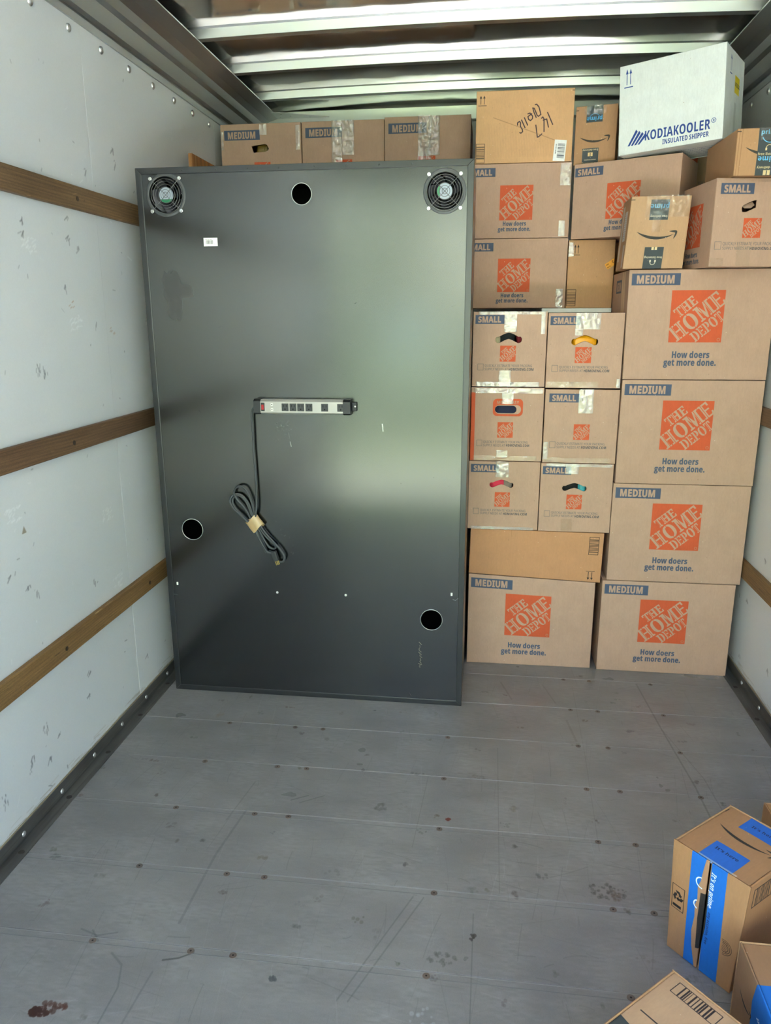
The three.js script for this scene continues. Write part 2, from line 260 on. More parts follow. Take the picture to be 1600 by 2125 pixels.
// ------------------------------------------------------------------ ceiling: cove trim, roof sheet, bows
const cove = [[0, 2.365], [0.006, 2.365], [0.0065, 2.389], [0.003, 2.399], [0.024, 2.401], [0.040, 2.447], [0.061, 2.453], [0.074, 2.480], [0.101, 2.496], [0.156, 2.512], [0.157, 2.516], [0.10, 2.53], [0, 2.53]];
for (const s of [-1, 1]) {
  const t = structure(s < 0 ? 'trim_1' : 'trim_2');
  mesh('cove_profile', prism(cove.map(([x, y]) => [s < 0 ? XL + x : XR - x, y]), FRONT, REAR - 0.03), satinSteel, t);
  for (let z = -3.888; z < -0.5; z += 0.2035) { const q = mesh('rivet', dome, boltMat, t); q.position.set(s < 0 ? XL + 0.0005 : XR - 0.0005, 2.334, z); q.scale.set(1.5, 1.9, 1.35); q.rotation.z = s < 0 ? -Math.PI / 2 : Math.PI / 2; }
}
const bowZ = []; for (let z = -4.05; z < REAR - 0.2; z += 0.43) bowZ.push(z);
{
  const c = structure('ceiling');
  // thin bright roof sheet, quilted and dented between the bows
  const nx = 150, nz = 330, P = [], U = [], I = [], r = rng(303), dents = [];
  for (let i = 0; i < 60; i++) dents.push([XL + 0.1 + r() * 2.2, FRONT + r() * 4.8, 0.03 + r() * 0.07, (r() - 0.45) * 0.006]);
  for (let j = 0; j <= nz; j++) for (let i = 0; i <= nx; i++) {
    const x = XL + (XR - XL) * i / nx, z = FRONT + (REAR - FRONT) * j / nz; let d = 1; for (const b of bowZ) d = Math.min(d, Math.abs(z - b));
    const bay = Math.min(1, d / 0.2), camber = 0.018 * (1 - (x / 1.19) ** 2);
    let y = ROOF + camber - 0.011 * Math.sin(bay * Math.PI / 2) + 0.010 * bay * (fbm(x * 2.4, z * 3.2, 19, 3) - 0.45) + 0.0035 * bay * (fbm(x * 9, z * 7, 23, 2) - 0.4);
    for (const [dx, dz, w, a] of dents) { const q = ((x - dx) ** 2 + (z - dz) ** 2) / (w * w); if (q < 4) y += a * bay * Math.exp(-q * 2.2); }
    P.push(x, y, z); U.push(x, z);
  }
  for (let j = 0; j < nz; j++) for (let i = 0; i < nx; i++) { const a = j * (nx + 1) + i, b = a + nx + 1; I.push(a, a + 1, b + 1, a, b + 1, b); }
  const g = new THREE.BufferGeometry(); g.setAttribute('position', new THREE.Float32BufferAttribute(P, 3)); g.setAttribute('uv', new THREE.Float32BufferAttribute(U, 2)); g.setIndex(I); g.computeVertexNormals();
  const nrm = g.attributes.normal; void nrm;
  const rc = canvasOf(512, 512), k = rc.getContext('2d'); k.fillStyle = 'rgb(200,200,200)'; k.fillRect(0, 0, 512, 512); grain(rc, (x, y) => 0.7 + 0.5 * fbm(x / 50, y / 30, 71, 4));
  const roofMat = new THREE.MeshPhysicalMaterial({ color: lin(0.80, 0.78, 0.74), metalness: 1, roughness: 0.17, roughnessMap: repeatTex(texOf(rc, false)), side: THREE.DoubleSide });
  mesh('roof_sheet', g, roofMat, c);
  mesh('outer_roof', boxGeo(XL - 0.07, XR + 0.07, ROOF + 0.04, ROOF + 0.09, FRONT - 0.07, REAR + 0.02), std('#d9d6d0', 0.5), c);
  // hat-section bows
  const prof = [[-0.045, 0.034], [-0.024, 0.033], [-0.019, 0.001], [-0.016, 0], [0.016, 0], [0.019, 0.001], [0.024, 0.033], [0.045, 0.034], [0.045, 0.036], [-0.045, 0.036]];
  for (const z of bowZ) {
    const n = 24, P2 = [], I2 = [], U2 = [];
    for (let k2 = 0; k2 < prof.length; k2++) { const A = prof[k2], B = prof[(k2 + 1) % prof.length]; for (let i = 0; i <= n; i++) { const x = XL + 0.09 + (XR - XL - 0.18) * i / n, y = 2.512 + 0.018 * (1 - (x / 1.19) ** 2); for (const q of [A, B]) { P2.push(x, y + q[1], z + q[0]); U2.push(x, q[0]); } if (i < n) { const a = (k2 * (n + 1) + i) * 2; I2.push(a, a + 2, a + 3, a, a + 3, a + 1); } } }
    const bg = new THREE.BufferGeometry(); bg.setAttribute('position', new THREE.Float32BufferAttribute(P2, 3)); bg.setAttribute('uv', new THREE.Float32BufferAttribute(U2, 2)); bg.setIndex(I2); bg.computeVertexNormals();
    mesh('roof_bow', bg, galvanised, c);
    for (const s of [-1, 1]) for (const [a, b] of [[0.128, -0.014], [0.146, -0.010], [0.120, 0.012], [0.140, 0.016]]) { const q = mesh('rivet', dome, boltMat, c); q.scale.setScalar(0.5); q.position.set(s < 0 ? XL + a : XR - a, 2.5005 + (a - 0.101) * 0.29, z + b); q.rotation.x = Math.PI; }
  }
  // header along the front wall and its corner gussets
  mesh('header_beam', roundBox(XL + 0.05, XR - 0.05, 2.475, 2.545, FRONT + 0.0, FRONT + 0.05, 0.004, 2), galvanised, c);
  for (const s of [-1, 1]) {
    const sh = new THREE.Shape(); sh.moveTo(0, 0); sh.lineTo(0.30, 0); sh.lineTo(0.30, 0.008); sh.lineTo(0.05, 0.13); sh.lineTo(0, 0.13); sh.closePath();
    const gg = new THREE.ExtrudeGeometry(sh, { depth: 0.003, bevelEnabled: false }).rotateX(Math.PI / 2); // plate in x, z
    if (s > 0) gg.scale(-1, 1, 1);
    gg.scale(1, 1, 1).translate(s < 0 ? XL + 0.13 : XR - 0.13, 2.512, FRONT + 0.05);
    mesh('gusset_plate', gg, galvanised, c);
    for (const [a, b] of [[0.04, 0.03], [0.06, 0.09], [0.10, 0.05], [0.2, 0.02]]) { const q = mesh('rivet', dome, boltMat, c); q.scale.setScalar(0.5); q.position.set((s < 0 ? XL + 0.13 + a : XR - 0.13 - a), 2.509, FRONT + 0.05 + b); q.rotation.x = Math.PI; }
  }
}
// rear frame of the truck body around the open doorway, behind the camera
{
  const d = structure('door_1'), m = std('#9a9c9c', 0.45, 0.5);
  mesh('jamb', roundBox(XL, XL + 0.05, 0, DOOR_TOP, REAR - 0.06, REAR + 0.02, 0.004, 2), m, d); mesh('jamb', roundBox(XR - 0.05, XR, 0, DOOR_TOP, REAR - 0.06, REAR + 0.02, 0.004, 2), m, d);
  mesh('lintel', roundBox(XL, XR, DOOR_TOP, ROOF + 0.04, REAR - 0.06, REAR + 0.02, 0.004, 2), m, d);
}
// ------------------------------------------------------------------ outside, mirrored in the cabinet and the roof
{
  const g = structure('ground'); const c = canvasOf(1024, 1024), k = c.getContext('2d'); k.fillStyle = 'rgb(206,198,184)'; k.fillRect(0, 0, 1024, 1024); grain(c, (x, y) => 0.8 + 0.3 * fbm(x / 60, y / 60, 88, 5));
  const drive = new THREE.PlaneGeometry(16, 10).rotateX(-Math.PI / 2).translate(0, -0.85, -0.4); mesh('driveway', drive, std('#ffffff', 0.9, 0, { map: repeatTex(texOf(c), 4, 3) }), g);
  const lc = canvasOf(512, 512), lk = lc.getContext('2d'); lk.fillStyle = 'rgb(96,108,66)'; lk.fillRect(0, 0, 512, 512); grain(lc, (x, y) => 0.65 + 0.6 * fbm(x / 20, y / 20, 90, 5));
  mesh('lawn', new THREE.PlaneGeometry(120, 120).rotateX(-Math.PI / 2).translate(0, -0.87, 20), std('#ffffff', 0.95, 0, { map: repeatTex(texOf(lc), 30, 30) }), g);
  const leafOf = (r, g, b) => new THREE.MeshPhysicalMaterial({ color: lin(r, g, b), roughness: 0.6, transmission: 0.2, thickness: 0 }), leaf = leafOf(0.46, 0.475, 0.31), bark = std('#5a4836', 0.9);
  const blob = (seed) => { const b = new THREE.IcosahedronGeometry(1, 5), p = b.attributes.position; for (let i = 0; i < p.count; i++) { const v = V(p.getX(i), p.getY(i), p.getZ(i)), f = 0.72 + 0.45 * fbm(v.x * 2.6 + 9, v.y * 2.6 + v.z * 2.1 + 9, seed, 4) + 0.16 * hash(Math.round(v.x * 900), Math.round(v.y * 900 + v.z * 500), seed); p.setXYZ(i, v.x * f, v.y * f, v.z * f); } b.computeVertexNormals(); return b; };
  const r = rng(515);
  for (const [x, z, h, label] of [
    [-12.4, 9.5, 7.5, 'green tree far to the left behind the open truck'], [-4.3, 10.5, 7.4, 'green tree behind the truck on its left side'], [4.3, 10.5, 7.4, 'green tree behind the truck on its right side'], [12.6, 9.5, 7.5, 'green tree far to the right behind the open truck'],
    [-8.6, 18.5, 10, 'tall green tree of the far row, on the left'], [0, 18.5, 10, 'tall green tree straight behind the truck, mirrored in the black cabinet'], [8.6, 18.5, 10, 'tall green tree of the far row, on the right']]) {
    const t = thing('tree', label, 'tree', 'trees behind the truck'); t.position.set(x, -0.86, z);
    mesh('trunk', new THREE.CylinderGeometry(0.12, 0.2, h * 0.45, 10).translate(0, h * 0.225, 0), bark, t);
    const parts = []; for (let i = 0; i < 6; i++) { const s = 1.1 + r() * 0.9; parts.push(blob(i + 3 + Math.floor(x * 3)).scale(s * 1.25, s, s * 1.1).translate((r() - 0.5) * 2.6, h * (0.28 + 0.62 * i / 6), (r() - 0.5) * 1.6)); }
    mesh('foliage', mergeGeometries(parts), leaf, t);
  }
}

// ------------------------------------------------------------------ black steel cabinet with fans, standing with its rear to the camera
{
  const x0 = -1.11, x1 = 0.053, h = 1.972, z = -2.68, d = 0.44;
  const cab = thing('metal_cabinet', 'tall black metal cabinet with two round fans and a power strip on its back panel', 'cabinet');
  cab.position.set((x0 + x1) / 2, 0, z - d / 2);
  const ox = -cab.position.x, oz = -cab.position.z; // parts are written in truck coordinates and shifted
  const part = (name, g, m, parent = cab) => mesh(name, parent === cab ? g.translate(ox, 0, oz) : g, m, parent);
  const S = 1024, H = Math.round(S * h / (x1 - x0)), c = canvasOf(S, H), k = c.getContext('2d'), r = rng(909);
  const X = (x) => (x - x0) / (x1 - x0) * S, Y = (y) => (1 - y / h) * H;
  k.fillStyle = 'rgb(10,11,12)'; k.fillRect(0, 0, S, H);
  for (let i = 0; i < 150; i++) { k.strokeStyle = `rgba(${120 + r() * 60},${122 + r() * 55},${118 + r() * 50},${0.08 + r() * r() * 0.5})`; k.lineWidth = 0.7 + r() * 0.9; const x = r() * S, y = H * (0.2 + 0.8 * r()), l = 3 + r() * r() * 30, a = r() * 6.28; k.beginPath(); k.moveTo(x, y); k.lineTo(x + Math.cos(a) * l, y + Math.sin(a) * l); k.stroke(); }
  const mark = (pts, w, col) => { k.strokeStyle = col; k.lineWidth = w; k.lineCap = 'round'; k.beginPath(); pts.forEach(([x, y], i) => (i ? k.lineTo : k.moveTo).call(k, X(x), Y(y))); k.stroke(); };
  const specks = (x, y, rx, ry, n, col) => { k.fillStyle = col; for (let i = 0; i < n; i++) { k.beginPath(); k.arc(X(x + (r() - 0.5) * 2 * rx), Y(y + (r() - 0.5) * 2 * ry), 0.6 + r() * 1.2, 0, 7); k.fill(); } };
  mark([[-0.253, 1.10], [-0.251, 1.074]], 3.4, 'rgba(225,228,220,0.9)'); mark([[-0.255, 1.10], [-0.2535, 1.09]], 2, 'rgba(225,228,220,0.8)');
  mark([[-0.600, 1.062], [-0.598, 1.043]], 1.4, 'rgba(170,172,168,0.6)'); mark([[-0.596, 1.03], [-0.592, 1.012]], 3, 'rgba(180,182,178,0.7)');
  specks(-0.62, 1.09, 0.03, 0.02, 22, 'rgba(170,172,168,0.55)'); specks(-0.60, 1.05, 0.05, 0.04, 26, 'rgba(150,152,148,0.4)'); specks(-0.65, 0.68, 0.06, 0.1, 30, 'rgba(160,155,140,0.4)');
  mark([[-1.105, 0.413], [-1.075, 0.411]], 1.6, 'rgba(200,202,204,0.7)'); mark([[0.012, 0.44], [0.022, 0.437], [0.036, 0.45]], 1.8, 'rgba(190,192,194,0.8)');
  mark([[-0.16, 0.43], [-0.10, 0.38]], 1, 'rgba(120,124,130,0.5)'); for (let i = 0; i < 18; i++) { const y = 0.26 - i * 0.006; mark([[-0.112 + (r() - 0.5) * 0.01, y], [-0.108 + (r() - 0.5) * 0.012, y - 0.005]], 1.4, 'rgba(205,196,160,0.75)'); }
  specks(-0.3, 0.62, 0.3, 0.3, 40, 'rgba(150,150,150,0.35)');
  grain(c, (x, y) => 0.86 + 0.28 * fbm(x / 80, y / 80, 66, 4));
  const rc = canvasOf(512, Math.round(512 * h / (x1 - x0))), q = rc.getContext('2d'), HH = rc.height; q.fillStyle = 'rgb(86,86,86)'; q.fillRect(0, 0, 512, HH);
  const rub = (x, y, w, hh, n, col, ang) => { q.fillStyle = col; for (let i = 0; i < n; i++) { q.beginPath(); q.ellipse((x + (r() - 0.5) * w - x0) / (x1 - x0) * 512, (1 - (y + (r() - 0.5) * hh) / h) * HH, 4 + r() * 6, 2 + r() * 3, ang, 0, 7); q.fill(); } };
  rub(-1.01, 1.585, 0.045, 0.07, 150, 'rgba(250,250,250,0.22)', 1.4); rub(-1.0, 1.54, 0.04, 0.12, 150, 'rgba(250,250,250,0.2)', 1.5); rub(-0.965, 1.565, 0.04, 0.03, 70, 'rgba(250,250,250,0.2)', 0.3);   // handled patch that lost its sheen
  rub(-0.93, 1.82, 0.05, 0.2, 30, 'rgba(108,108,108,0.14)', 1.2); rub(0.0, 1.4, 0.04, 0.5, 40, 'rgba(104,104,104,0.14)', 1.5);
  grain(rc, (x, y) => 0.9 + 0.16 * fbm(x / 70, y / 70, 5, 4));
  const face = new THREE.MeshPhysicalMaterial({ map: texOf(c), roughness: 0.60, roughnessMap: texOf(rc, false), metalness: 0, ior: 1.85, specularIntensity: 1 });
  const black = new THREE.MeshPhysicalMaterial({ color: lin(0.011, 0.012, 0.014), roughness: 0.30, ior: 1.6 }), bare = std('#b9bab8', 0.35, 0.7);
  const fanAt = [[-1.006, 1.884], [-0.042, 1.875]], holes = [[-0.526, 1.877, 0.034], [-0.994, 0.682, 0.041], [-0.068, 0.354, 0.041], ...fanAt.map((p) => [...p, 0.0585])];
  const sh = new THREE.Shape(); sh.moveTo(x0 + 0.002, 0.002); sh.lineTo(x1 - 0.002, 0.002); sh.lineTo(x1 - 0.002, h - 0.002); sh.lineTo(x0 + 0.002, h - 0.002); sh.closePath();
  for (const [x, y, rr] of holes) { const p = new THREE.Path(); p.absarc(x, y, rr, 0, Math.PI * 2, true); sh.holes.push(p); }
  const pg = new THREE.ExtrudeGeometry(sh, { depth: 0.002, bevelEnabled: false, curveSegments: 48 }), pp = pg.attributes.position;
  for (let v = 0; v < pp.count; v++) pg.attributes.uv.setXY(v, (pp.getX(v) - x0) / (x1 - x0), pp.getY(v) / h);
  pg.translate(0, 0, z - 0.006); part('back_panel', pg, face);
  // mitred edge frame, a little proud of the panel
  const fw = 0.021, rail = (pts) => { const s = new THREE.Shape(); pts.forEach(([x, y], i) => (i ? s.lineTo(x, y) : s.moveTo(x, y))); s.closePath(); return new THREE.ExtrudeGeometry(s, { depth: 0.004, bevelEnabled: true, bevelSize: 0.0015, bevelThickness: 0.0015, bevelSegments: 2, bevelOffset: -0.0015 }).translate(0, 0, z - 0.0055); };
  part('frame_rail', rail([[x0, h], [x0 + fw, h - fw], [x1 - fw, h - fw], [x1, h]]), black); part('frame_rail', rail([[x0, 0], [x1, 0], [x1 - fw, fw], [x0 + fw, fw]]), black);
  part('frame_rail', rail([[x0, 0], [x0 + fw, fw], [x0 + fw, h - fw], [x0, h]]), black); part('frame_rail', rail([[x1, 0], [x1, h], [x1 - fw, h - fw], [x1 - fw, fw]]), black);
  part('side_panel', boxGeo(x0, x0 + 0.012, 0, h, z - d, z - 0.006), black); part('side_panel', boxGeo(x1 - 0.012, x1, 0, h, z - d, z - 0.006), black);
  part('top_panel', boxGeo(x0 + 0.012, x1 - 0.012, h - 0.012, h, z - d, z - 0.006), black); part('bottom_panel', boxGeo(x0 + 0.012, x1 - 0.012, 0, 0.012, z - d, z - 0.006), black);
  part('door_panel', boxGeo(x0 + 0.012, x1 - 0.012, 0.012, h - 0.012, z - d, z - d + 0.012), black);
  for (const [x, y, rr] of holes.slice(0, 3)) part('hole_rim', new THREE.TorusGeometry(rr + 0.0004, 0.0012, 8, 56).translate(x, y, z - 0.0035), bare);
  // small pale fittings low on the panel
  for (const [x, y] of [[-1.071, 0.458], [0.007, 0.461]]) part('clip', roundBox(x - 0.0035, x + 0.0035, y - 0.006, y + 0.006, z - 0.004, z - 0.001, 0.001, 2), std('#e6e6e2', 0.5));
  for (const [x, y] of [[-0.668, 0.438], [-0.398, 0.439]]) part('rivet', new THREE.SphereGeometry(0.005, 16, 8, 0, 6.29, 0, 1.57).rotateX(Math.PI / 2).scale(1, 1, 0.5).translate(x, y, z - 0.004), std('#d4d4d0', 0.35, 0.5));
  for (const x of [-1.05, -0.94, -0.82, -0.71, -0.6, -0.48, -0.37, -0.26, -0.15]) part('frame_pin', new THREE.SphereGeometry(0.003, 10, 6, 0, 6.29, 0, 1.57).rotateX(Math.PI / 2).scale(1, 1, 0.5).translate(x, h - 0.011, z + 0.0002), black);
  { // white bar-code sticker
    const lc = canvasOf(200, 112), l = lc.getContext('2d'); l.fillStyle = '#f1f2ee'; l.fillRect(0, 0, 200, 112); l.fillStyle = '#222'; for (let x = 30; x < 135; x += 5) l.fillRect(x, 32, 1 + ((x * 7) % 4), 52); l.font = 'bold 13px sans-serif'; l.fillText('0102 0150 2180', 24, 25); l.fillRect(150, 84, 14, 4);
    part('sticker', roundBox(-0.880, -0.830, 1.714, 1.742, z - 0.0042, z - 0.0034, 0.0003, 1).translate(0, 0, 0), std('#ffffff', 0.5, 0, { map: texOf(lc) }));
  }
  const wire = std('#6d6e6d', 0.35, 0.8), shroud = std('#0c0c0d', 0.5), bladeMat = std('#2c2c30', 0.3), silver = std('#9fa9b4', 0.4, 0.15), screwMat = std('#d9dadb', 0.25, 0.9);
  for (const [i, [x, y]] of fanAt.entries()) {
    const f = new THREE.Group(); f.name = 'cooling_fan'; f.position.set(x + ox, y, z - 0.004 + oz); cab.add(f);
    mesh('mounting_ring', new THREE.TorusGeometry(0.0655, 0.006, 10, 64).scale(1, 1, 0.28), std('#4a4c4e', 0.45, 0.3), f);
    mesh('shroud', new THREE.CylinderGeometry(0.0585, 0.0585, 0.036, 48, 1, true).rotateX(Math.PI / 2).translate(0, 0, -0.02), shroud, f).material.side = THREE.DoubleSide;
    mesh('hub', new THREE.CylinderGeometry(0.0265, 0.0275, 0.026, 40).rotateX(Math.PI / 2).translate(0, 0, -0.017), shroud, f);
    mesh('hub_label', new THREE.CircleGeometry(0.0255, 40).translate(0, 0, -0.0035), silver, f);
    const a0 = i ? Math.PI * 0.72 : Math.PI * 1.17, a1 = i ? Math.PI * 1.28 : Math.PI * 1.83, seg = new THREE.Shape(); seg.absarc(0, 0, 0.0256, a0, a1, false); seg.closePath();
    mesh('label_band', new THREE.ShapeGeometry(seg, 24).translate(0, 0, -0.0030), std(i ? '#3f8a5f' : '#1c7a52', 0.45), f);
    for (let b = 0; b < 7; b++) {
      const n = 8, P = [], I = []; for (let u = 0; u <= n; u++) for (let v = 0; v <= 5; v++) { const rr = 0.026 + 0.030 * u / n, a = -0.36 + 0.72 * v / 5 + 0.5 * u / n; P.push(Math.cos(a) * rr, Math.sin(a) * rr, -0.010 - 0.016 * v / 5); }
      for (let u = 0; u < n; u++) for (let v = 0; v < 5; v++) { const a = u * 6 + v; I.push(a, a + 6, a + 7, a, a + 7, a + 1); }
      const g = new THREE.BufferGeometry(); g.setAttribute('position', new THREE.Float32BufferAttribute(P, 3)); g.setIndex(I); g.computeVertexNormals(); bladeMat.side = THREE.DoubleSide;
      mesh('blade', g, bladeMat, f).rotation.z = b * Math.PI * 2 / 7;
    }
    for (const rr of [0.009, 0.017, 0.0255, 0.0345, 0.0435, 0.052, 0.0605]) mesh('guard_ring', new THREE.TorusGeometry(rr, 0.00075, 6, 48).translate(0, 0, 0.004), wire, f);
    for (let a = 0; a < 2; a++) mesh('guard_spoke', new THREE.CylinderGeometry(0.0009, 0.0009, 0.149, 6).translate(0, 0, 0.0028).rotateZ(Math.PI / 4 + a * Math.PI / 2), wire, f);
    for (const [sx, sy] of [[-1, -1], [1, -1], [1, 1], [-1, 1]]) { mesh('screw', new THREE.CylinderGeometry(0.0036, 0.0042, 0.005, 6).rotateX(Math.PI / 2).translate(sx * 0.0525, sy * 0.0525, 0.005), screwMat, f); mesh('washer', new THREE.TorusGeometry(0.005, 0.0016, 6, 20).translate(sx * 0.0525, sy * 0.0525, 0.0025), screwMat, f); }
  }
}
// ------------------------------------------------------------------ power strip hanging on the cabinet
{
  const Z = -2.679, t = thing('power_strip', 'grey six-outlet power strip with red switch and bundled cord, hung on the black cabinet', 'power strip');
  t.position.set(-0.529, 1.135, Z);
  const put = (name, g, m, parent = t) => mesh(name, g.translate(0.529, -1.135, 0), m, parent);
  const grey = std('#a6a49e', 0.45, 0.25), dark = std('#16181d', 0.45), outletMat = std('#2b2d30', 0.5), slotMat = std('#050505', 0.9);
  const prof = new THREE.Shape(); [[0, 1.136], [0.030, 1.136], [0.040, 1.142], [0.040, 1.181], [0.030, 1.188], [0, 1.188]].forEach(([a, b], i) => (i ? prof.lineTo(a, b) : prof.moveTo(a, b))); prof.closePath();
  const extr = (xa, xb, s = 1) => new THREE.ExtrudeGeometry(prof, { depth: xb - xa, bevelEnabled: false }).translate(0, -1.162, 0).scale(s, s, 1).translate(0, 1.162, 0).rotateY(Math.PI / 2).scale(1, 1, -1).translate(xa, 0, 0);
  const flip = (g) => { const i = g.index; if (i) { for (let a = 0; a < i.count; a += 3) { const b = i.getX(a); i.setX(a, i.getX(a + 1)); i.setX(a + 1, b); } } else { const p = g.attributes.position; for (let a = 0; a < p.count; a += 3) { const v = [p.getX(a), p.getY(a), p.getZ(a)]; p.setXYZ(a, p.getX(a + 1), p.getY(a + 1), p.getZ(a + 1)); p.setXYZ(a + 1, ...v); } } g.computeVertexNormals(); return g; };
  put('housing', flip(extr(-0.689, -0.388)), grey);
  put('end_cap', flip(extr(-0.714, -0.689, 1.05)), dark); put('end_cap', flip(extr(-0.388, -0.362, 1.05)), dark);
  put('mounting_tab', roundBox(-0.362, -0.344, 1.146, 1.178, 0, 0.006, 0.002, 2), dark); put('mounting_tab', roundBox(-0.722, -0.714, 1.165, 1.180, 0, 0.006, 0.002, 2), dark);
  for (const x of [-0.350, -0.718]) put('mounting_screw', new THREE.SphereGeometry(0.0035, 12, 6).scale(1, 1, 0.5).translate(x, x < -0.5 ? 1.173 : 1.163, 0.007), std('#dcdcd8', 0.3, 0.8));
  const sw = put('rocker_switch', roundBox(-0.6865, -0.6735, 1.147, 1.177, 0.038, 0.042, 0.001, 2), dark); put('rocker', roundBox(-0.6845, -0.6755, 1.152, 1.170, 0.041, 0.046, 0.0015, 2), std('#a3141f', 0.35), sw);
  for (const y of [1.153, 1.171]) { const u = put('usb_port', roundBox(-0.651, -0.642, y - 0.005, y + 0.005, 0.039, 0.0408, 0.0008, 2), std('#d2d1cb', 0.4)); put('usb_slot', boxGeo(-0.6485, -0.6445, y - 0.0012, y + 0.0012, 0.0406, 0.0412), slotMat, u); }
  for (const x of [-0.598, -0.569, -0.541, -0.511, -0.454, -0.396]) {
    const o = put('outlet', roundBox(x - 0.0125, x + 0.0125, 1.148, 1.175, 0.038, 0.0418, 0.0012, 2), outletMat);
    for (const dx of [-0.0055, 0.0055]) put('blade_slot', boxGeo(x + dx - 0.0011, x + dx + 0.0011, 1.163, 1.171, 0.0412, 0.0421), slotMat, o);
    put('ground_slot', new THREE.CylinderGeometry(0.0028, 0.0028, 0.001, 12).rotateX(Math.PI / 2).translate(x, 1.155, 0.0417), slotMat, o);
  }
  const W = (px, py, dz) => V(-0.345 + (px - 741 - (py - 843) * 0.0103) * (0.00178 + (py - 843) * 3.1e-7) + 0, 1.187 - (py - 828) * 0.00187, dz);
  const cordMat = std('#3a3d40', 0.42), R = 0.0042;
  const cord = (pts, n = 90) => put('power_cord', tube(pts.map(([a, b, c]) => W(a, b, c)), R, n, 8), cordMat);
  cord([[537, 842, 0.022], [530, 845, 0.021], [525, 858, 0.016], [526, 880, 0.012], [528, 920, 0.011], [531, 960, 0.011], [534, 1005, 0.012], [535, 1040, 0.016], [533, 1062, 0.018], [531, 1080, 0.016], [540, 1108, 0.014], [555, 1140, 0.012]]);
  cord([[527, 1078, 0.010], [508, 1046, 0.010], [492, 1028, 0.012], [487, 1014, 0.014], [495, 1003, 0.016], [508, 1004, 0.018], [520, 1022, 0.016], [529, 1052, 0.014], [533, 1075, 0.010]]);
  cord([[522, 1080, 0.016], [500, 1060, 0.016], [485, 1046, 0.016], [479, 1032, 0.014], [485, 1021, 0.010], [500, 1020, 0.008], [514, 1034, 0.007], [526, 1062, 0.007], [530, 1078, 0.007]]);
  cord([[524, 1082, 0.008], [505, 1064, 0.008], [492, 1052, 0.008], [484, 1040, 0.008], [484, 1028, 0.007], [494, 1022, 0.006], [508, 1030, 0.006], [524, 1064, 0.006]]);
  cord([[538, 1076, 0.014], [552, 1096, 0.014], [572, 1118, 0.014], [586, 1134, 0.014], [593, 1148, 0.013], [589, 1158, 0.011], [580, 1158, 0.010], [573, 1152, 0.009]]);
  cord([[536, 1080, 0.008], [548, 1100, 0.008], [565, 1117, 0.008], [573, 1125, 0.007], [572, 1131, 0.006], [562, 1130, 0.006], [552, 1118, 0.006], [540, 1096, 0.006], [533, 1084, 0.006]]);
  cord([[528, 1086, 0.016], [545, 1118, 0.016], [558, 1138, 0.015], [568, 1140, 0.014]]);
  // kraft paper wrap round the bundle
  const a = W(519, 1065, 0.0), b = W(541, 1092, 0.0), dir = b.clone().sub(a).normalize(), wrap = new THREE.CylinderGeometry(0.5, 0.5, 1, 26, 6, true), wp = wrap.attributes.position;
  for (let v = 0; v < wp.count; v++) { const A = Math.atan2(wp.getZ(v), wp.getX(v)), yy = wp.getY(v), k = 1 + 0.07 * (vnoise(A * 2.4 + 5, yy * 5, 71) - 0.5); wp.setXYZ(v, Math.cos(A) * 0.0285 * k, yy * 0.046 + 0.004 * Math.sin(A * 2), Math.sin(A) * 0.0135 * k); }
  wrap.computeVertexNormals();
  const ang = Math.atan2(dir.y, dir.x) + Math.PI / 2; wrap.rotateZ(ang).translate((a.x + b.x) / 2 + 0.002, (a.y + b.y) / 2, 0.013);
  put('tape_wrap', wrap, new THREE.MeshPhysicalMaterial({ color: '#b09468', roughness: 0.4, side: THREE.DoubleSide, clearcoat: 0.4, clearcoatRoughness: 0.3 }));
  const pl = put('plug', roundBox(-0.011, 0.011, -0.02, 0.02, 0, 0.018, 0.005, 3).rotateZ(rad(18)).translate(W(573, 1146, 0).x, W(573, 1146, 0).y, 0.004), std('#2c2e31', 0.5));
  for (const dx of [-0.006, 0.0005, 0.006]) put('prong', roundBox(dx - 0.0012, dx + 0.0012, -0.036, -0.018, 0.007, 0.0125, 0.0005, 1).rotateZ(rad(18)).translate(W(573, 1146, 0).x, W(573, 1146, 0).y, 0.004), std('#c8ab62', 0.3, 0.9), pl);
}

// ------------------------------------------------------------------ cardboard
const HD = 'rgb(187,153,130)', KRAFT = 'rgb(190,144,102)', SHIP = 'rgb(178,136,97)', INK = 'rgb(74,86,108)', ORANGE = 'rgb(206,88,46)';
function cardGrain(canvas, S, seed) {
  grain(canvas, (x, y) => 0.925 + 0.055 * fbm(x / S * 26, y / S * 26, seed, 4) + 0.03 * vnoise(x / S * 420, y / S * 120, seed + 5) + 0.014 * vnoise(x / S * 200, y / S * 9, seed + 2) + 0.03 * hash(x, y, seed));
}
const plainCache = new Map();
function plain(base) {
  if (!plainCache.has(base)) { const c = canvasOf(512, 512), k = c.getContext('2d'); k.fillStyle = base; k.fillRect(0, 0, 512, 512); cardGrain(c, 1024, 3); const t = repeatTex(texOf(c), 2, 2); plainCache.set(base, std('#ffffff', 0.78, 0, { map: t })); }
  return plainCache.get(base);
}
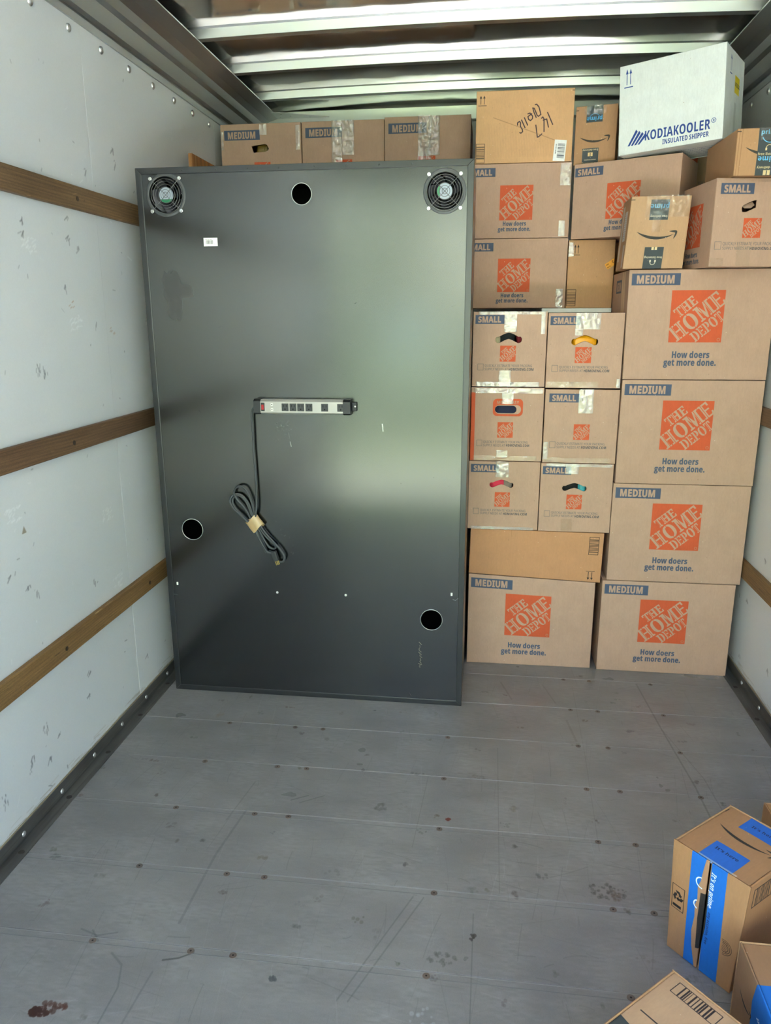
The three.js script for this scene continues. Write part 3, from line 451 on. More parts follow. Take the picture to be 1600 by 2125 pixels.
// printed face of w x h metres; draw(ctx, P) works in pixels with P(metres)
const printCache = new Map();
function printed(key, w, h, base, draw, S = 1250) {
  if (!printCache.has(key)) {
    const c = canvasOf(w * S, h * S), k = c.getContext('2d'); k.fillStyle = base; k.fillRect(0, 0, c.width, c.height);
    k.textBaseline = 'middle'; k.lineJoin = 'round'; draw(k, (v) => v * S, w, h);
    const r = rng(key.length * 77 + key.charCodeAt(0)); k.textAlign = 'left';
    for (let i = 0; i < 26; i++) { k.fillStyle = r() < 0.5 ? `rgba(250,240,226,${0.2 + r() * 0.5})` : `rgba(110,84,60,${0.15 + r() * 0.35})`; k.fillRect(r() * c.width, r() * c.height, 1 + r() * 3, 1 + r() * 2); }
    cardGrain(c, S, key.length * 7 + key.charCodeAt(key.length - 1));
    printCache.set(key, std('#ffffff', 0.74, 0, { map: texOf(c) }));
  }
  return printCache.get(key);
}
const fit = (k, text, x, y, w, px, font, align = 'left', heavy = 0) => { // text scaled to a width
  k.save(); k.font = font.replace('#', px); const m = k.measureText(text).width || 1, s = w / m; k.translate(x, y); k.scale(s, 1); k.textAlign = align;
  if (heavy) { k.lineWidth = heavy; k.strokeStyle = k.fillStyle; k.strokeText(text, 0, 0); } k.fillText(text, 0, 0); k.restore();
};
function badge(k, P, x, y, w, h, text, base) { k.fillStyle = INK; k.fillRect(P(x), P(y), P(w), P(h)); k.fillStyle = base; fit(k, text, P(x + w * 0.09), P(y + h * 0.53), P(w * 0.80), P(h * 0.92), 'bold #px sans-serif', 'left', P(h * 0.045)); }
function logo(k, P, x, y, s, base) {
  k.save(); k.beginPath(); k.rect(P(x), P(y), P(s), P(s)); k.clip(); k.fillStyle = ORANGE; k.fillRect(P(x), P(y), P(s), P(s));
  k.translate(P(x + s / 2), P(y + s / 2)); k.rotate(-rad(41)); k.fillStyle = base;
  const row = (t, u, v, len, cap, slits) => { fit(k, t, P(u * s), P(v * s), P(len * s), P(cap * s / 0.71), 'bold #px serif', 'center', P(s * 0.008)); k.fillStyle = ORANGE; if (s > 0.09) for (const q of slits) k.fillRect(P((u + q * len) * s) - P(s * 0.006), P((v - cap * 0.62) * s), P(s * 0.012), P(cap * 1.2 * s)); k.fillStyle = base; };
  row('THE', -0.045, -0.285, 0.46, 0.185, [-0.37, -0.10, 0.18]);
  row('HOME', 0.0, 0.0, 1.17, 0.30, [-0.42, -0.31, -0.12, 0.10, 0.22, 0.36]);
  row('DEPOT', 0.03, 0.285, 0.70, 0.195, [-0.40, -0.21, -0.01, 0.20, 0.40]);
  k.restore(); k.fillStyle = base; k.strokeStyle = base; k.lineWidth = P(s * 0.006); k.beginPath(); k.arc(P(x + s * 0.945), P(y + s * 0.945), P(s * 0.026), 0, 7); k.stroke();
}
function slogan(k, P, cx, y, w) { k.fillStyle = INK; fit(k, 'How doers', P(cx), P(y), P(w * 0.72), P(w * 0.165), 'bold #px sans-serif', 'center', P(w * 0.006)); fit(k, 'get more done.', P(cx), P(y + w * 0.155), P(w), P(w * 0.165), 'bold #px sans-serif', 'center', P(w * 0.006)); }
function estimate(k, P, x, y, w) {
  k.fillStyle = 'rgb(92,92,98)'; k.strokeStyle = 'rgb(92,92,98)'; k.lineWidth = P(w * 0.006); k.strokeRect(P(x - w * 0.14), P(y - w * 0.035), P(w * 0.115), P(w * 0.125));
  fit(k, 'QUICKLY ESTIMATE YOUR PACKING', P(x), P(y), P(w * 0.965), P(w * 0.068), '#px sans-serif'); fit(k, 'SUPPLY NEEDS AT ', P(x), P(y + w * 0.074), P(w * 0.49), P(w * 0.068), '#px sans-serif'); k.fillStyle = 'rgb(58,62,74)'; fit(k, 'HDMOVING.COM', P(x + w * 0.49), P(y + w * 0.074), P(w * 0.51), P(w * 0.070), 'bold #px sans-serif');
}
function arrows(k, P, x, y, w, h, col, down = false) {
  k.fillStyle = col; for (const a of [0.3, 0.7]) { k.fillRect(P(x + w * a - w * 0.035), P(down ? y + h * 0.1 : y + h * 0.2), P(w * 0.07), P(h * 0.64)); k.beginPath(); const b = down ? y + h : y, t = down ? y + h * 0.74 : y + h * 0.26; k.moveTo(P(x + w * a), P(b)); k.lineTo(P(x + w * a - w * 0.14), P(t)); k.lineTo(P(x + w * a + w * 0.14), P(t)); k.fill(); }
  k.fillRect(P(x), P(down ? y : y + h * 0.95), P(w), P(h * 0.05));
}
function bars(k, P, x, y, w, h, col, across = true, frame = true, seed = 4) {
  const r = rng(seed); if (frame) { k.strokeStyle = col; k.lineWidth = P(Math.min(w, h) * 0.05); k.strokeRect(P(x), P(y), P(w), P(h)); } k.fillStyle = col;
  const L = across ? h : w; let q = L * 0.14; while (q < L * 0.86) { const t = L * (0.008 + r() * 0.035); across ? k.fillRect(P(x + w * 0.03), P(y + q), P(w * 0.94), P(t)) : k.fillRect(P(x + q), P(y + h * 0.03), P(t), P(h * 0.94)); q += t + L * (0.012 + r() * 0.05); }
}
function smile(k, P, x, y, w, col) { // curved stroke with an arrow head
  k.fillStyle = col; k.beginPath(); k.moveTo(P(x), P(y)); k.bezierCurveTo(P(x + w * 0.25), P(y + w * 0.22), P(x + w * 0.62), P(y + w * 0.26), P(x + w * 0.93), P(y + w * 0.06)); k.bezierCurveTo(P(x + w * 0.66), P(y + w * 0.17), P(x + w * 0.3), P(y + w * 0.14), P(x), P(y)); k.fill();
  k.beginPath(); k.moveTo(P(x + w * 0.80), P(y + w * 0.0)); k.bezierCurveTo(P(x + w * 0.88), P(y - w * 0.03), P(x + w * 0.99), P(y - w * 0.04), P(x + w), P(y)); k.bezierCurveTo(P(x + w * 1.01), P(y + w * 0.05), P(x + w * 0.97), P(y + w * 0.14), P(x + w * 0.92), P(y + w * 0.18)); k.bezierCurveTo(P(x + w * 0.94), P(y + w * 0.1), P(x + w * 0.96), P(y + w * 0.05), P(x + w * 0.95), P(y + w * 0.03)); k.bezierCurveTo(P(x + w * 0.92), P(y + w * 0.02), P(x + w * 0.87), P(y + w * 0.015), P(x + w * 0.80), P(y)); k.fill();
}
const DARKTAPE = 'rgb(66,74,76)';
function primeTape(k, P, x, y, w, h, rows, flip) { // dark tape printed upside down
  k.fillStyle = DARKTAPE; k.fillRect(P(x), P(y), P(w), P(h)); k.save(); k.beginPath(); k.rect(P(x), P(y), P(w), P(h)); k.clip();
  for (const [t, yy, size, col] of rows) {
    k.save(); k.translate(P(x + w / 2), P(y + h * yy)); if (flip) k.rotate(Math.PI); k.fillStyle = col; k.textAlign = 'center';
    if (t === '*arc') { k.strokeStyle = col; k.lineWidth = P(w * 0.035); k.beginPath(); k.arc(0, -P(w * 0.12), P(w * 0.34), 0.35, 2.8); k.stroke(); }
    else if (t === '*box') { k.fillRect(-P(w * 0.15), -P(w * 0.11), P(w * 0.30), P(w * 0.22)); k.fillStyle = DARKTAPE; k.fillRect(-P(w * 0.02), -P(w * 0.11), P(w * 0.04), P(w * 0.2)); }
    else if (t === '*phones') { k.strokeStyle = col; k.lineWidth = P(w * 0.03); k.beginPath(); k.arc(0, 0, P(w * 0.13), Math.PI, 0); k.stroke(); k.fillRect(-P(w * 0.17), 0, P(w * 0.08), P(w * 0.12)); k.fillRect(P(w * 0.09), 0, P(w * 0.08), P(w * 0.12)); }
    else { k.font = `bold ${P(size)}px sans-serif`; k.fillText(t, 0, 0); }
    k.restore();
  }
  k.restore();
}
const tapeMat = new THREE.MeshPhysicalMaterial({ color: lin(0.9, 0.87, 0.83), roughness: 0.17, transmission: 0.74, thickness: 0, ior: 1.95, specularIntensity: 1 });
const tapeClear = new THREE.MeshPhysicalMaterial({ color: lin(0.94, 0.92, 0.88), roughness: 0.12, transmission: 0.97, thickness: 0, ior: 1.6, specularIntensity: 1 });
// wrinkled strip of packing tape lying on z = 0, origin at its lower left
function tapeGeo(w, h, amp, seed, lift = 0.0012) {
  const nx = Math.max(4, Math.round(w / 0.004)), ny = Math.max(4, Math.round(h / 0.004)), g = new THREE.PlaneGeometry(w, h, nx, ny).translate(w / 2, h / 2, 0), p = g.attributes.position;
  for (let v = 0; v < p.count; v++) {
    const x = p.getX(v), y = p.getY(v), e = Math.min(1, Math.min(x, w - x) / 0.006 + 0.25);
    const ridge = 1 - Math.abs(2 * vnoise(x * 55 + y * 18, y * 60 - x * 10, seed) - 1), fine = vnoise(x * 190, y * 190, seed + 9);
    p.setXYZ(v, x + 0.0008 * (vnoise(y * 120, 3, seed) - 0.5), y, lift + amp * e * (ridge * ridge * 0.9 + fine * 0.35));
  }
  g.computeVertexNormals(); return g;
}
// ------------------------------------------------------------------ one cardboard box; origin at its front lower left corner
function makeBox(o) {
  const { w, h, d } = o, T = 0.0045, g = thing(o.name, o.label, 'box', o.group);
  g.position.set(o.x, o.y, o.z); g.rotation.set(o.pitch ?? 0, o.yaw ?? 0, o.roll ?? 0, 'YXZ');
  const base = o.base ?? HD, body = plain(base), F = o.faces ?? {}, bulge = o.bulge ?? 0.003;
  const corners = o.warp; // [TL, TR, BR, BL] shifts in x, y
  const warp = (geo) => { if (corners) { const p = geo.attributes.position; for (let v = 0; v < p.count; v++) { const u = p.getX(v) / w, q = p.getY(v) / h, [A, B, C, D] = corners; p.setX(v, p.getX(v) + (A[0] * (1 - u) + B[0] * u) * q + (D[0] * (1 - u) + C[0] * u) * (1 - q)); p.setY(v, p.getY(v) + (A[1] * (1 - u) + B[1] * u) * q + (D[1] * (1 - u) + C[1] * u) * (1 - q)); } geo.computeVertexNormals(); } return geo; };
  const panel = (name, m, pw, ph, tf, opt = {}) => { const s = sheet(pw, ph, T, { bulge: name === 'front_panel' ? bulge : 0.0004, nx: 10, ny: 10, b: 0.002, metres: m === body, rough: 0.0012, seed: g.id, ...opt }); tf(s); return mesh(name, warp(s), m, g); };
  const frontMat = F.front ?? body;
  if (o.hole) {
    const s = new THREE.Shape(); s.moveTo(0, 0); s.lineTo(w, 0); s.lineTo(w, h); s.lineTo(0, h); s.closePath(); for (const pts of o.hole) s.holes.push(new THREE.Path(pts.map(([a, b]) => new THREE.Vector2(a, h - b)).reverse()));
    const e = new THREE.ExtrudeGeometry(s, { depth: T - 0.003, bevelEnabled: true, bevelSize: 0.0015, bevelThickness: 0.0015, bevelSegments: 2, bevelOffset: -0.0015 }).translate(0, 0, -T + 0.0015), p = e.attributes.position, uv = e.attributes.uv;
    for (let v = 0; v < p.count; v++) uv.setXY(v, p.getX(v) / w, p.getY(v) / h);
    mesh('front_panel', warp(e), frontMat, g);
  } else if (o.slit) { // two flaps that meet at an open slit
    const [u0, u1] = o.slit; for (const [a, b] of [[0, u0], [u1, 1]]) { const s = sheet(w * (b - a), h, T, { bulge: 0.001, nx: 8, ny: 10, b: 0.0015 }), uv = s.attributes.uv; for (let v = 0; v < uv.count; v++) uv.setX(v, a + (b - a) * uv.getX(v)); s.translate(a * w, 0, 0); mesh('front_flap', warp(s), frontMat, g); }
  } else panel('front_panel', frontMat, w, h, () => {});
  panel('side_panel', F.left ?? body, d - 2 * T, h, (s) => s.rotateY(-Math.PI / 2).translate(0, 0, -d + T));
  panel('side_panel', F.right ?? body, d - 2 * T, h, (s) => s.rotateY(Math.PI / 2).translate(w, 0, -T));
  panel('rear_panel', body, w, h, (s) => s.rotateY(Math.PI).translate(w, 0, -d));
  const dd = (d - 2 * T) / 2, ww = (w - 2 * T) / 2;
  if (F.top) panel('top_panel', F.top, w - 2 * T, d - 2 * T, (s) => s.rotateX(-Math.PI / 2).translate(T, h - 0.0015, -T), { bulge: 0.002 });
  else if (w >= d) for (const k of [0, 1]) panel('top_flap', body, w - 2 * T, dd - 0.001, (s) => s.rotateX(-Math.PI / 2).translate(T, h - 0.0015, -T - k * (dd + 0.001)), { bulge: 0.001 });
  else for (const k of [0, 1]) panel('top_flap', body, ww - 0.001, d - 2 * T, (s) => s.rotateX(-Math.PI / 2).translate(T + k * (ww + 0.001), h - 0.0015, -T), { bulge: 0.001 });
  panel('bottom_panel', F.bottom ?? body, w - 2 * T, d - 2 * T, (s) => s.rotateX(Math.PI / 2).translate(T, 0.0015, -d + T), { bulge: 0 });
  (o.tapes ?? []).forEach(([x, y, tw, th, amp = 0.0014, kind = 0], i) => { // x from left, y from top
    const s = tapeGeo(tw, th, amp, g.id * 3 + i), p = s.attributes.position; s.translate(x, h - y - th, 0);
    for (let v = 0; v < p.count; v++) { const u = p.getX(v) / w, q = p.getY(v) / h; if (!o.hole && !o.slit) p.setZ(v, p.getZ(v) + bulge * Math.sin(Math.PI * Math.min(1, Math.max(0, u))) * Math.sin(Math.PI * Math.min(1, Math.max(0, q)))); }
    s.computeVertexNormals(); mesh('packing_tape', warp(s), kind ? tapeClear : tapeMat, g);
  });
  if (o.extra) o.extra(g, { panel, body, warp });
  return g;
}
const boomerang = (cx, cy, w, h) => { const P = []; for (let i = 0; i <= 20; i++) { const t = i / 20 * 2 - 1; P.push([cx + t * w / 2 * 0.82, cy - h * 0.42 + h * 0.34 * Math.abs(t) ** 1.5]); } for (let i = 1; i < 8; i++) { const a = -Math.PI * 0.42 + Math.PI * 0.9 * i / 8; P.push([cx + w * 0.42 + Math.cos(a) * h * 0.30, cy + h * 0.16 + Math.sin(a) * h * 0.30]); } for (let i = 0; i <= 20; i++) { const t = 1 - i / 20 * 2; P.push([cx + t * w / 2 * 0.80, cy + h * 0.10 + h * 0.36 * Math.abs(t) ** 1.3]); } for (let i = 1; i < 8; i++) { const a = Math.PI * 0.5 + Math.PI * 0.92 * i / 8; P.push([cx - w * 0.42 + Math.cos(a) * h * 0.30, cy + h * 0.16 + Math.sin(a) * h * 0.30]); } return P; };
const stadium = (cx, cy, w, h) => { const P = []; for (let i = 0; i <= 12; i++) { const a = -Math.PI / 2 + Math.PI * i / 12; P.push([cx + w / 2 - h / 2 + Math.cos(a) * h / 2, cy + Math.sin(a) * h / 2]); } for (let i = 0; i <= 12; i++) { const a = Math.PI / 2 + Math.PI * i / 12; P.push([cx - w / 2 + h / 2 + Math.cos(a) * h / 2, cy + Math.sin(a) * h / 2]); } return P; };
// soft lump that shows inside a hand hole
function content(name, label, category, x, y, z, sx, sy, sz, color, seed, rough = 0.8) {
  const b = new THREE.IcosahedronGeometry(1, 5), p = b.attributes.position; for (let i = 0; i < p.count; i++) { const a = p.getX(i), c = p.getY(i), e = p.getZ(i), f = 0.86 + 0.3 * fbm(a * 2.1 + 7, c * 2.4 + e * 1.7 + 7, seed, 3); p.setXYZ(i, Math.sign(a) * Math.abs(a) ** 0.7 * f * sx, Math.sign(c) * Math.abs(c) ** 0.7 * f * sy, Math.sign(e) * Math.abs(e) ** 0.7 * f * sz); } b.computeVertexNormals();
  const m = mesh(numbered(name), b, std(color, rough), scene); m.position.set(x, y, z); m.userData = { label, category }; return m;
}
const Z0 = -3.07, medW = 0.532, MED = 'medium moving boxes stacked against the right wall';
const medFront = (key, dy = 0) => printed('medium' + key, medW, 0.41, HD, (k, P) => { badge(k, P, 0.011, 0.016 + dy, 0.176, 0.043, 'MEDIUM', HD); logo(k, P, 0.160, 0.078 + dy, 0.193, HD); slogan(k, P, 0.246, 0.318 + dy, 0.195); });
// right-hand column of four, bottom to top
makeBox({ name: 'moving_box', label: 'medium moving box on the floor beside the right wall, bottom of the column of four', group: MED, x: 0.6195, y: 0, z: Z0, w: 0.531, h: 0.406, d: 0.405, faces: { front: medFront('a') } });
makeBox({ name: 'moving_box', label: 'medium moving box second from the floor in the column by the right wall', group: MED, x: 0.6345, y: 0.4085, z: Z0, w: 0.5305, h: 0.4115, d: 0.405, faces: { front: medFront('b') } });
makeBox({ name: 'moving_box', label: 'medium moving box third from the floor in the column by the right wall', group: MED, x: 0.6395, y: 0.822, z: Z0 + 0.002, w: 0.528, h: 0.411, d: 0.405, faces: { front: medFront('a') } });
makeBox({ name: 'moving_box', label: 'medium moving box on top of its column, under the taped parcels by the right wall', group: MED, x: 0.6385, y: 1.2355, z: Z0 + 0.004, w: 0.529, h: 0.406, d: 0.405, warp: [[-0.004, 0], [0, 0], [0, 0], [0, 0]],
  faces: { front: medFront('c', -0.002), left: printed('medside', 0.396, 0.406, HD, (k, P) => { badge(k, P, 0.13, 0.03, 0.12, 0.05, 'MEDIUM', HD); k.fillStyle = 'rgb(214,184,150)'; k.fillRect(P(0.255), 0, P(0.075), P(0.406)); k.strokeStyle = 'rgb(150,116,84)'; k.lineWidth = 3; for (const q of [0.255, 0.29, 0.33]) { k.beginPath(); k.moveTo(P(q), 0); k.lineTo(P(q + 0.004), P(0.406)); k.stroke(); } }) } });
makeBox({ name: 'moving_box', label: 'medium moving box on the floor beside the black cabinet, under the flat brown carton', group: MED, x: 0.064, y: 0, z: Z0 - 0.004, yaw: rad(0.5), w: 0.529, h: 0.40, d: 0.405, warp: [[0, 0.011], [0, -0.010], [0, 0], [0, 0]], faces: { front: medFront('b') } });
makeBox({ name: 'flat_carton', label: 'flat wide orange-brown carton with bar code, lying on the medium box beside the cabinet', x: 0.0655, y: 0.402, z: Z0 - 0.006, w: 0.549, h: 0.208, d: 0.40, base: KRAFT, warp: [[0.002, 0.001], [0, -0.003], [-0.004, -0.010], [-0.002, 0.0115]],
  faces: { front: printed('flat', 0.549, 0.208, 'rgb(194,142,100)', (k, P) => { bars(k, P, 0.492, 0.017, 0.038, 0.074, 'rgb(52,40,32)'); arrows(k, P, 0.487, 0.161, 0.036, 0.038, 'rgb(52,40,32)', true); k.strokeStyle = 'rgba(150,104,64,0.5)'; k.lineWidth = 2; k.beginPath(); k.moveTo(P(0.17), 0); k.lineTo(P(0.172), P(0.03)); k.stroke(); }) } });
// six small boxes, hand holes towards the camera
const SMALL = 'small moving boxes in two columns beside the cabinet', sw = 0.287, sh = 0.2895, inkSmall = (k, P, ey = 0.208) => { logo(k, P, 0.108, ey - 0.078, 0.062, HD); estimate(k, P, 0.049, ey, 0.194); };
const smallFront = (key, b = true) => printed('small' + key, sw, sh, HD, (k, P) => { if (b) badge(k, P, 0.008, 0.0125, 0.113, 0.034, 'SMALL', HD); inkSmall(k, P); });
const easyFront = printed('easy', sw, 0.291, HD, (k, P) => { k.fillStyle = ORANGE; k.fillRect(0, P(0.02), P(0.016), P(0.271)); k.beginPath(); k.roundRect(P(0.087), P(0.044), P(0.119), P(0.068), P(0.017)); k.fill(); k.fillStyle = HD; fit(k, 'MOVE EASY', P(0.146), P(0.058), P(0.088), P(0.017), 'bold #px sans-serif', 'center'); k.beginPath(); k.roundRect(P(0.095), P(0.068), P(0.104), P(0.036), P(0.018)); k.fill(); logo(k, P, 0.108, 0.136, 0.062, HD); estimate(k, P, 0.052, 0.215, 0.186); });
const smallFar = printed('smallplain', sw, 0.291, HD, (k, P) => { badge(k, P, 0.016, 0.016, 0.117, 0.034, 'SMALL', HD); logo(k, P, 0.117, 0.135, 0.062, HD); estimate(k, P, 0.053, 0.213, 0.196); });
makeBox({ name: 'moving_box', label: 'small moving box with dark clothing showing in its hand hole, topmost beside the cabinet', group: SMALL, x: 0.0565, y: 1.2035, z: Z0, w: 0.285, h: 0.288, d: 0.43, faces: { front: smallFront('a') }, hole: [boomerang(0.139, 0.099, 0.09, 0.045)], tapes: [[0.120, -0.001, 0.049, 0.078, 0.0022], [0.02, 0.0, 0.26, 0.011, 0.003], [0.262, 0.01, 0.016, 0.075, 0.002], [0.105, 0.225, 0.047, 0.062, 0.0018], [0.015, 0.270, 0.25, 0.018, 0.0026]] });
makeBox({ name: 'moving_box', label: 'small moving box with a yellow bag showing in its hand hole, beside the medium column', group: SMALL, x: 0.3455, y: 1.1995, z: Z0 - 0.002, w: sw, h: 0.2865, d: 0.43, faces: { front: smallFront('b') }, hole: [boomerang(0.142, 0.102, 0.09, 0.043)], tapes: [[0.103, 0, 0.095, 0.062, 0.0026], [0.103, 0.06, 0.03, 0.025, 0.002], [0.004, 0.262, 0.20, 0.022, 0.0012, 1], [0.272, 0.25, 0.014, 0.034, 0.0022]] });
makeBox({ name: 'moving_box', label: 'small moving box with an orange framed hand hole, middle of the column beside the cabinet', group: SMALL, x: 0.0560, y: 0.9030, z: Z0, w: sw, h: 0.2965, d: 0.43, faces: { front: easyFront, left: printed('orangeside', 0.421, 0.2965, HD, (k, P) => { k.fillStyle = ORANGE; k.fillRect(P(0.2), P(0.02), P(0.23), P(0.28)); }) }, hole: [stadium(0.138, 0.0875, 0.085, 0.029)], tapes: [[0.012, 0.003, 0.27, 0.020, 0.003], [0.121, 0.02, 0.046, 0.046, 0.0024], [0.01, 0.275, 0.26, 0.018, 0.0016, 1], [0.106, 0.252, 0.045, 0.03, 0.002]] });
makeBox({ name: 'moving_box', label: 'small moving box without a hand hole, middle of the column beside the medium boxes', group: SMALL, x: 0.3478, y: 0.8990, z: Z0 - 0.002, w: sw, h: 0.2945, d: 0.43, faces: { front: smallFar }, tapes: [[0.130, -0.001, 0.057, 0.094, 0.0013], [0.01, 0.272, 0.26, 0.02, 0.0014, 1], [0.002, 0.21, 0.018, 0.07, 0.0022]] });
makeBox({ name: 'moving_box', label: 'small moving box with a pink cloth showing in its hand hole, lowest beside the cabinet', group: SMALL, x: 0.0540, y: 0.6140, z: Z0 + 0.002, w: sw, h: 0.2865, d: 0.43, faces: { front: smallFront('c') }, hole: [boomerang(0.134, 0.092, 0.088, 0.038)], tapes: [[0.108, -0.001, 0.053, 0.066, 0.003], [0.01, 0.275, 0.26, 0.012, 0.0018]] });
makeBox({ name: 'moving_box', label: 'small moving box with black and teal contents in its hand hole, beside medium boxes', group: SMALL, x: 0.3445, y: 0.6115, z: Z0, w: sw, h: 0.2855, d: 0.43, faces: { front: smallFront('d') }, hole: [boomerang(0.137, 0.096, 0.088, 0.038)], tapes: [[0.098, 0, 0.052, 0.042, 0.0026], [0.02, 0, 0.26, 0.012, 0.002], [0.09, 0.23, 0.045, 0.05, 0.0010, 1]] });
// contents behind the hand holes
content('folded_clothing', 'dark navy clothing inside the topmost small box, seen through its hand hole', 'clothing', 0.190, 1.385, -3.125, 0.030, 0.05, 0.03, '#1d2024', 3);
content('folded_clothing', 'red cloth inside the topmost small box, right end of its hand hole', 'clothing', 0.241, 1.386, -3.122, 0.016, 0.04, 0.028, '#7c1420', 4);
content('crumpled_paper', 'cream paper inside the topmost small box, left end of its hand hole', 'paper', 0.150, 1.376, -3.116, 0.014, 0.03, 0.028, '#b9ae8c', 5);
content('plastic_bag', 'bright yellow bag bulging in the hand hole of a small box', 'bag', 0.487, 1.375, -3.113, 0.05, 0.033, 0.028, '#f5a60c', 6, 0.4);
content('bottle_cap', 'purple bottle top above the yellow bag in the small box', 'bottle', 0.525, 1.405, -3.112, 0.010, 0.022, 0.02, '#4a2a4c', 7, 0.4);
content('folded_clothing', 'navy blue cloth behind the orange framed hand hole', 'clothing', 0.194, 1.11, -3.112, 0.06, 0.045, 0.03, '#1b2140', 8);
content('folded_clothing', 'bright pink cloth behind the hand hole of the lowest small box', 'clothing', 0.172, 0.803, -3.102, 0.034, 0.04, 0.026, '#d8344f', 9);
content('folded_clothing', 'grey brown cloth beside the pink cloth in the lowest small box', 'clothing', 0.212, 0.806, -3.104, 0.02, 0.04, 0.026, '#8a7a6c', 10);
content('folded_clothing', 'black cloth behind the hand hole beside the teal packet', 'clothing', 0.470, 0.80, -3.112, 0.036, 0.045, 0.026, '#15130f', 11);
content('packet', 'teal packet at the right end of a small box hand hole', 'packet', 0.513, 0.798, -3.108, 0.018, 0.03, 0.026, '#3fa3ae', 12, 0.4);
content('packet', 'small green packet in the hand hole beside the teal packet', 'packet', 0.482, 0.818, -3.098, 0.010, 0.012, 0.012, '#6f9a26', 13, 0.4);
// white foam board on top of the small columns, then the second tier further back
{ const f = thing('foam_board', 'white foam board lying under the brown carton with orange sticker', 'board'); f.position.set(0.34, 1.4885, -3.40); mesh('board', roundBox(0, 0.29, 0, 0.0175, -0.42, 0, 0.002, 2), std('#e6e8e2', 0.8), f); }
const longW = 0.434, longSide = (key, h, ly) => printed('long' + key, longW, h, HD, (k, P) => { badge(k, P, 0.005, 0.0155, 0.119, 0.034, 'SMALL', HD); logo(k, P, 0.1455, ly, 0.1365, HD); slogan(k, P, 0.209, ly + 0.151, 0.136); });
const longB = longSide('low', 0.283, 0.080), longA = longSide('top', 0.292, 0.084);
const SECOND = 'small moving boxes of the upper tier', ZB = -3.42;
makeBox({ name: 'moving_box', label: 'small long-side-out moving box, lower of the two just right of the cabinet top', group: SECOND, x: 0.0035, y: 1.508, z: ZB, w: longW, h: 0.283, d: 0.285, faces: { front: longB }, tapes: [[0.393, 0.205, 0.030, 0.076, 0.003]] });
makeBox({ name: 'moving_box', label: 'small moving box under the carton with handwriting, just right of the cabinet top', group: SECOND, x: 0.0025, y: 1.793, z: ZB, w: longW, h: 0.292, d: 0.285, faces: { front: longA }, tapes: [[0.388, 0.004, 0.044, 0.085, 0.004], [0.392, 0.225, 0.026, 0.062, 0.002]] });
makeBox({ name: 'carton', label: 'plain brown carton with a small orange sticker and bar code, on the white foam board', x: 0.4415, y: 1.507, z: ZB, w: 0.19, h: 0.275, d: 0.30, base: KRAFT, tapes: [[0.0, 0.01, 0.022, 0.055, 0.0035]],
  faces: { front: printed('kraft', 0.19, 0.275, 'rgb(190,146,104)', (k, P) => { arrows(k, P, 0.018, 0.018, 0.03, 0.043, 'rgb(60,48,36)'); bars(k, P, 0.002, 0.2, 0.037, 0.066, 'rgb(60,44,32)', true, true, 9); k.save(); k.translate(P(0.176), P(0.097)); k.rotate(-rad(34)); k.fillStyle = 'rgb(246,172,62)'; k.beginPath(); k.roundRect(-P(0.022), -P(0.012), P(0.044), P(0.024), P(0.003)); k.fill(); k.fillStyle = 'rgb(80,44,16)'; k.font = `bold ${P(0.014)}px sans-serif`; k.fillText('C', P(0.008), -P(0.003)); k.font = `bold ${P(0.006)}px sans-serif`; k.fillText('R0-12', -P(0.02), P(0.006)); k.fillText('CBM', -P(0.02), -P(0.005)); k.restore(); }) } });
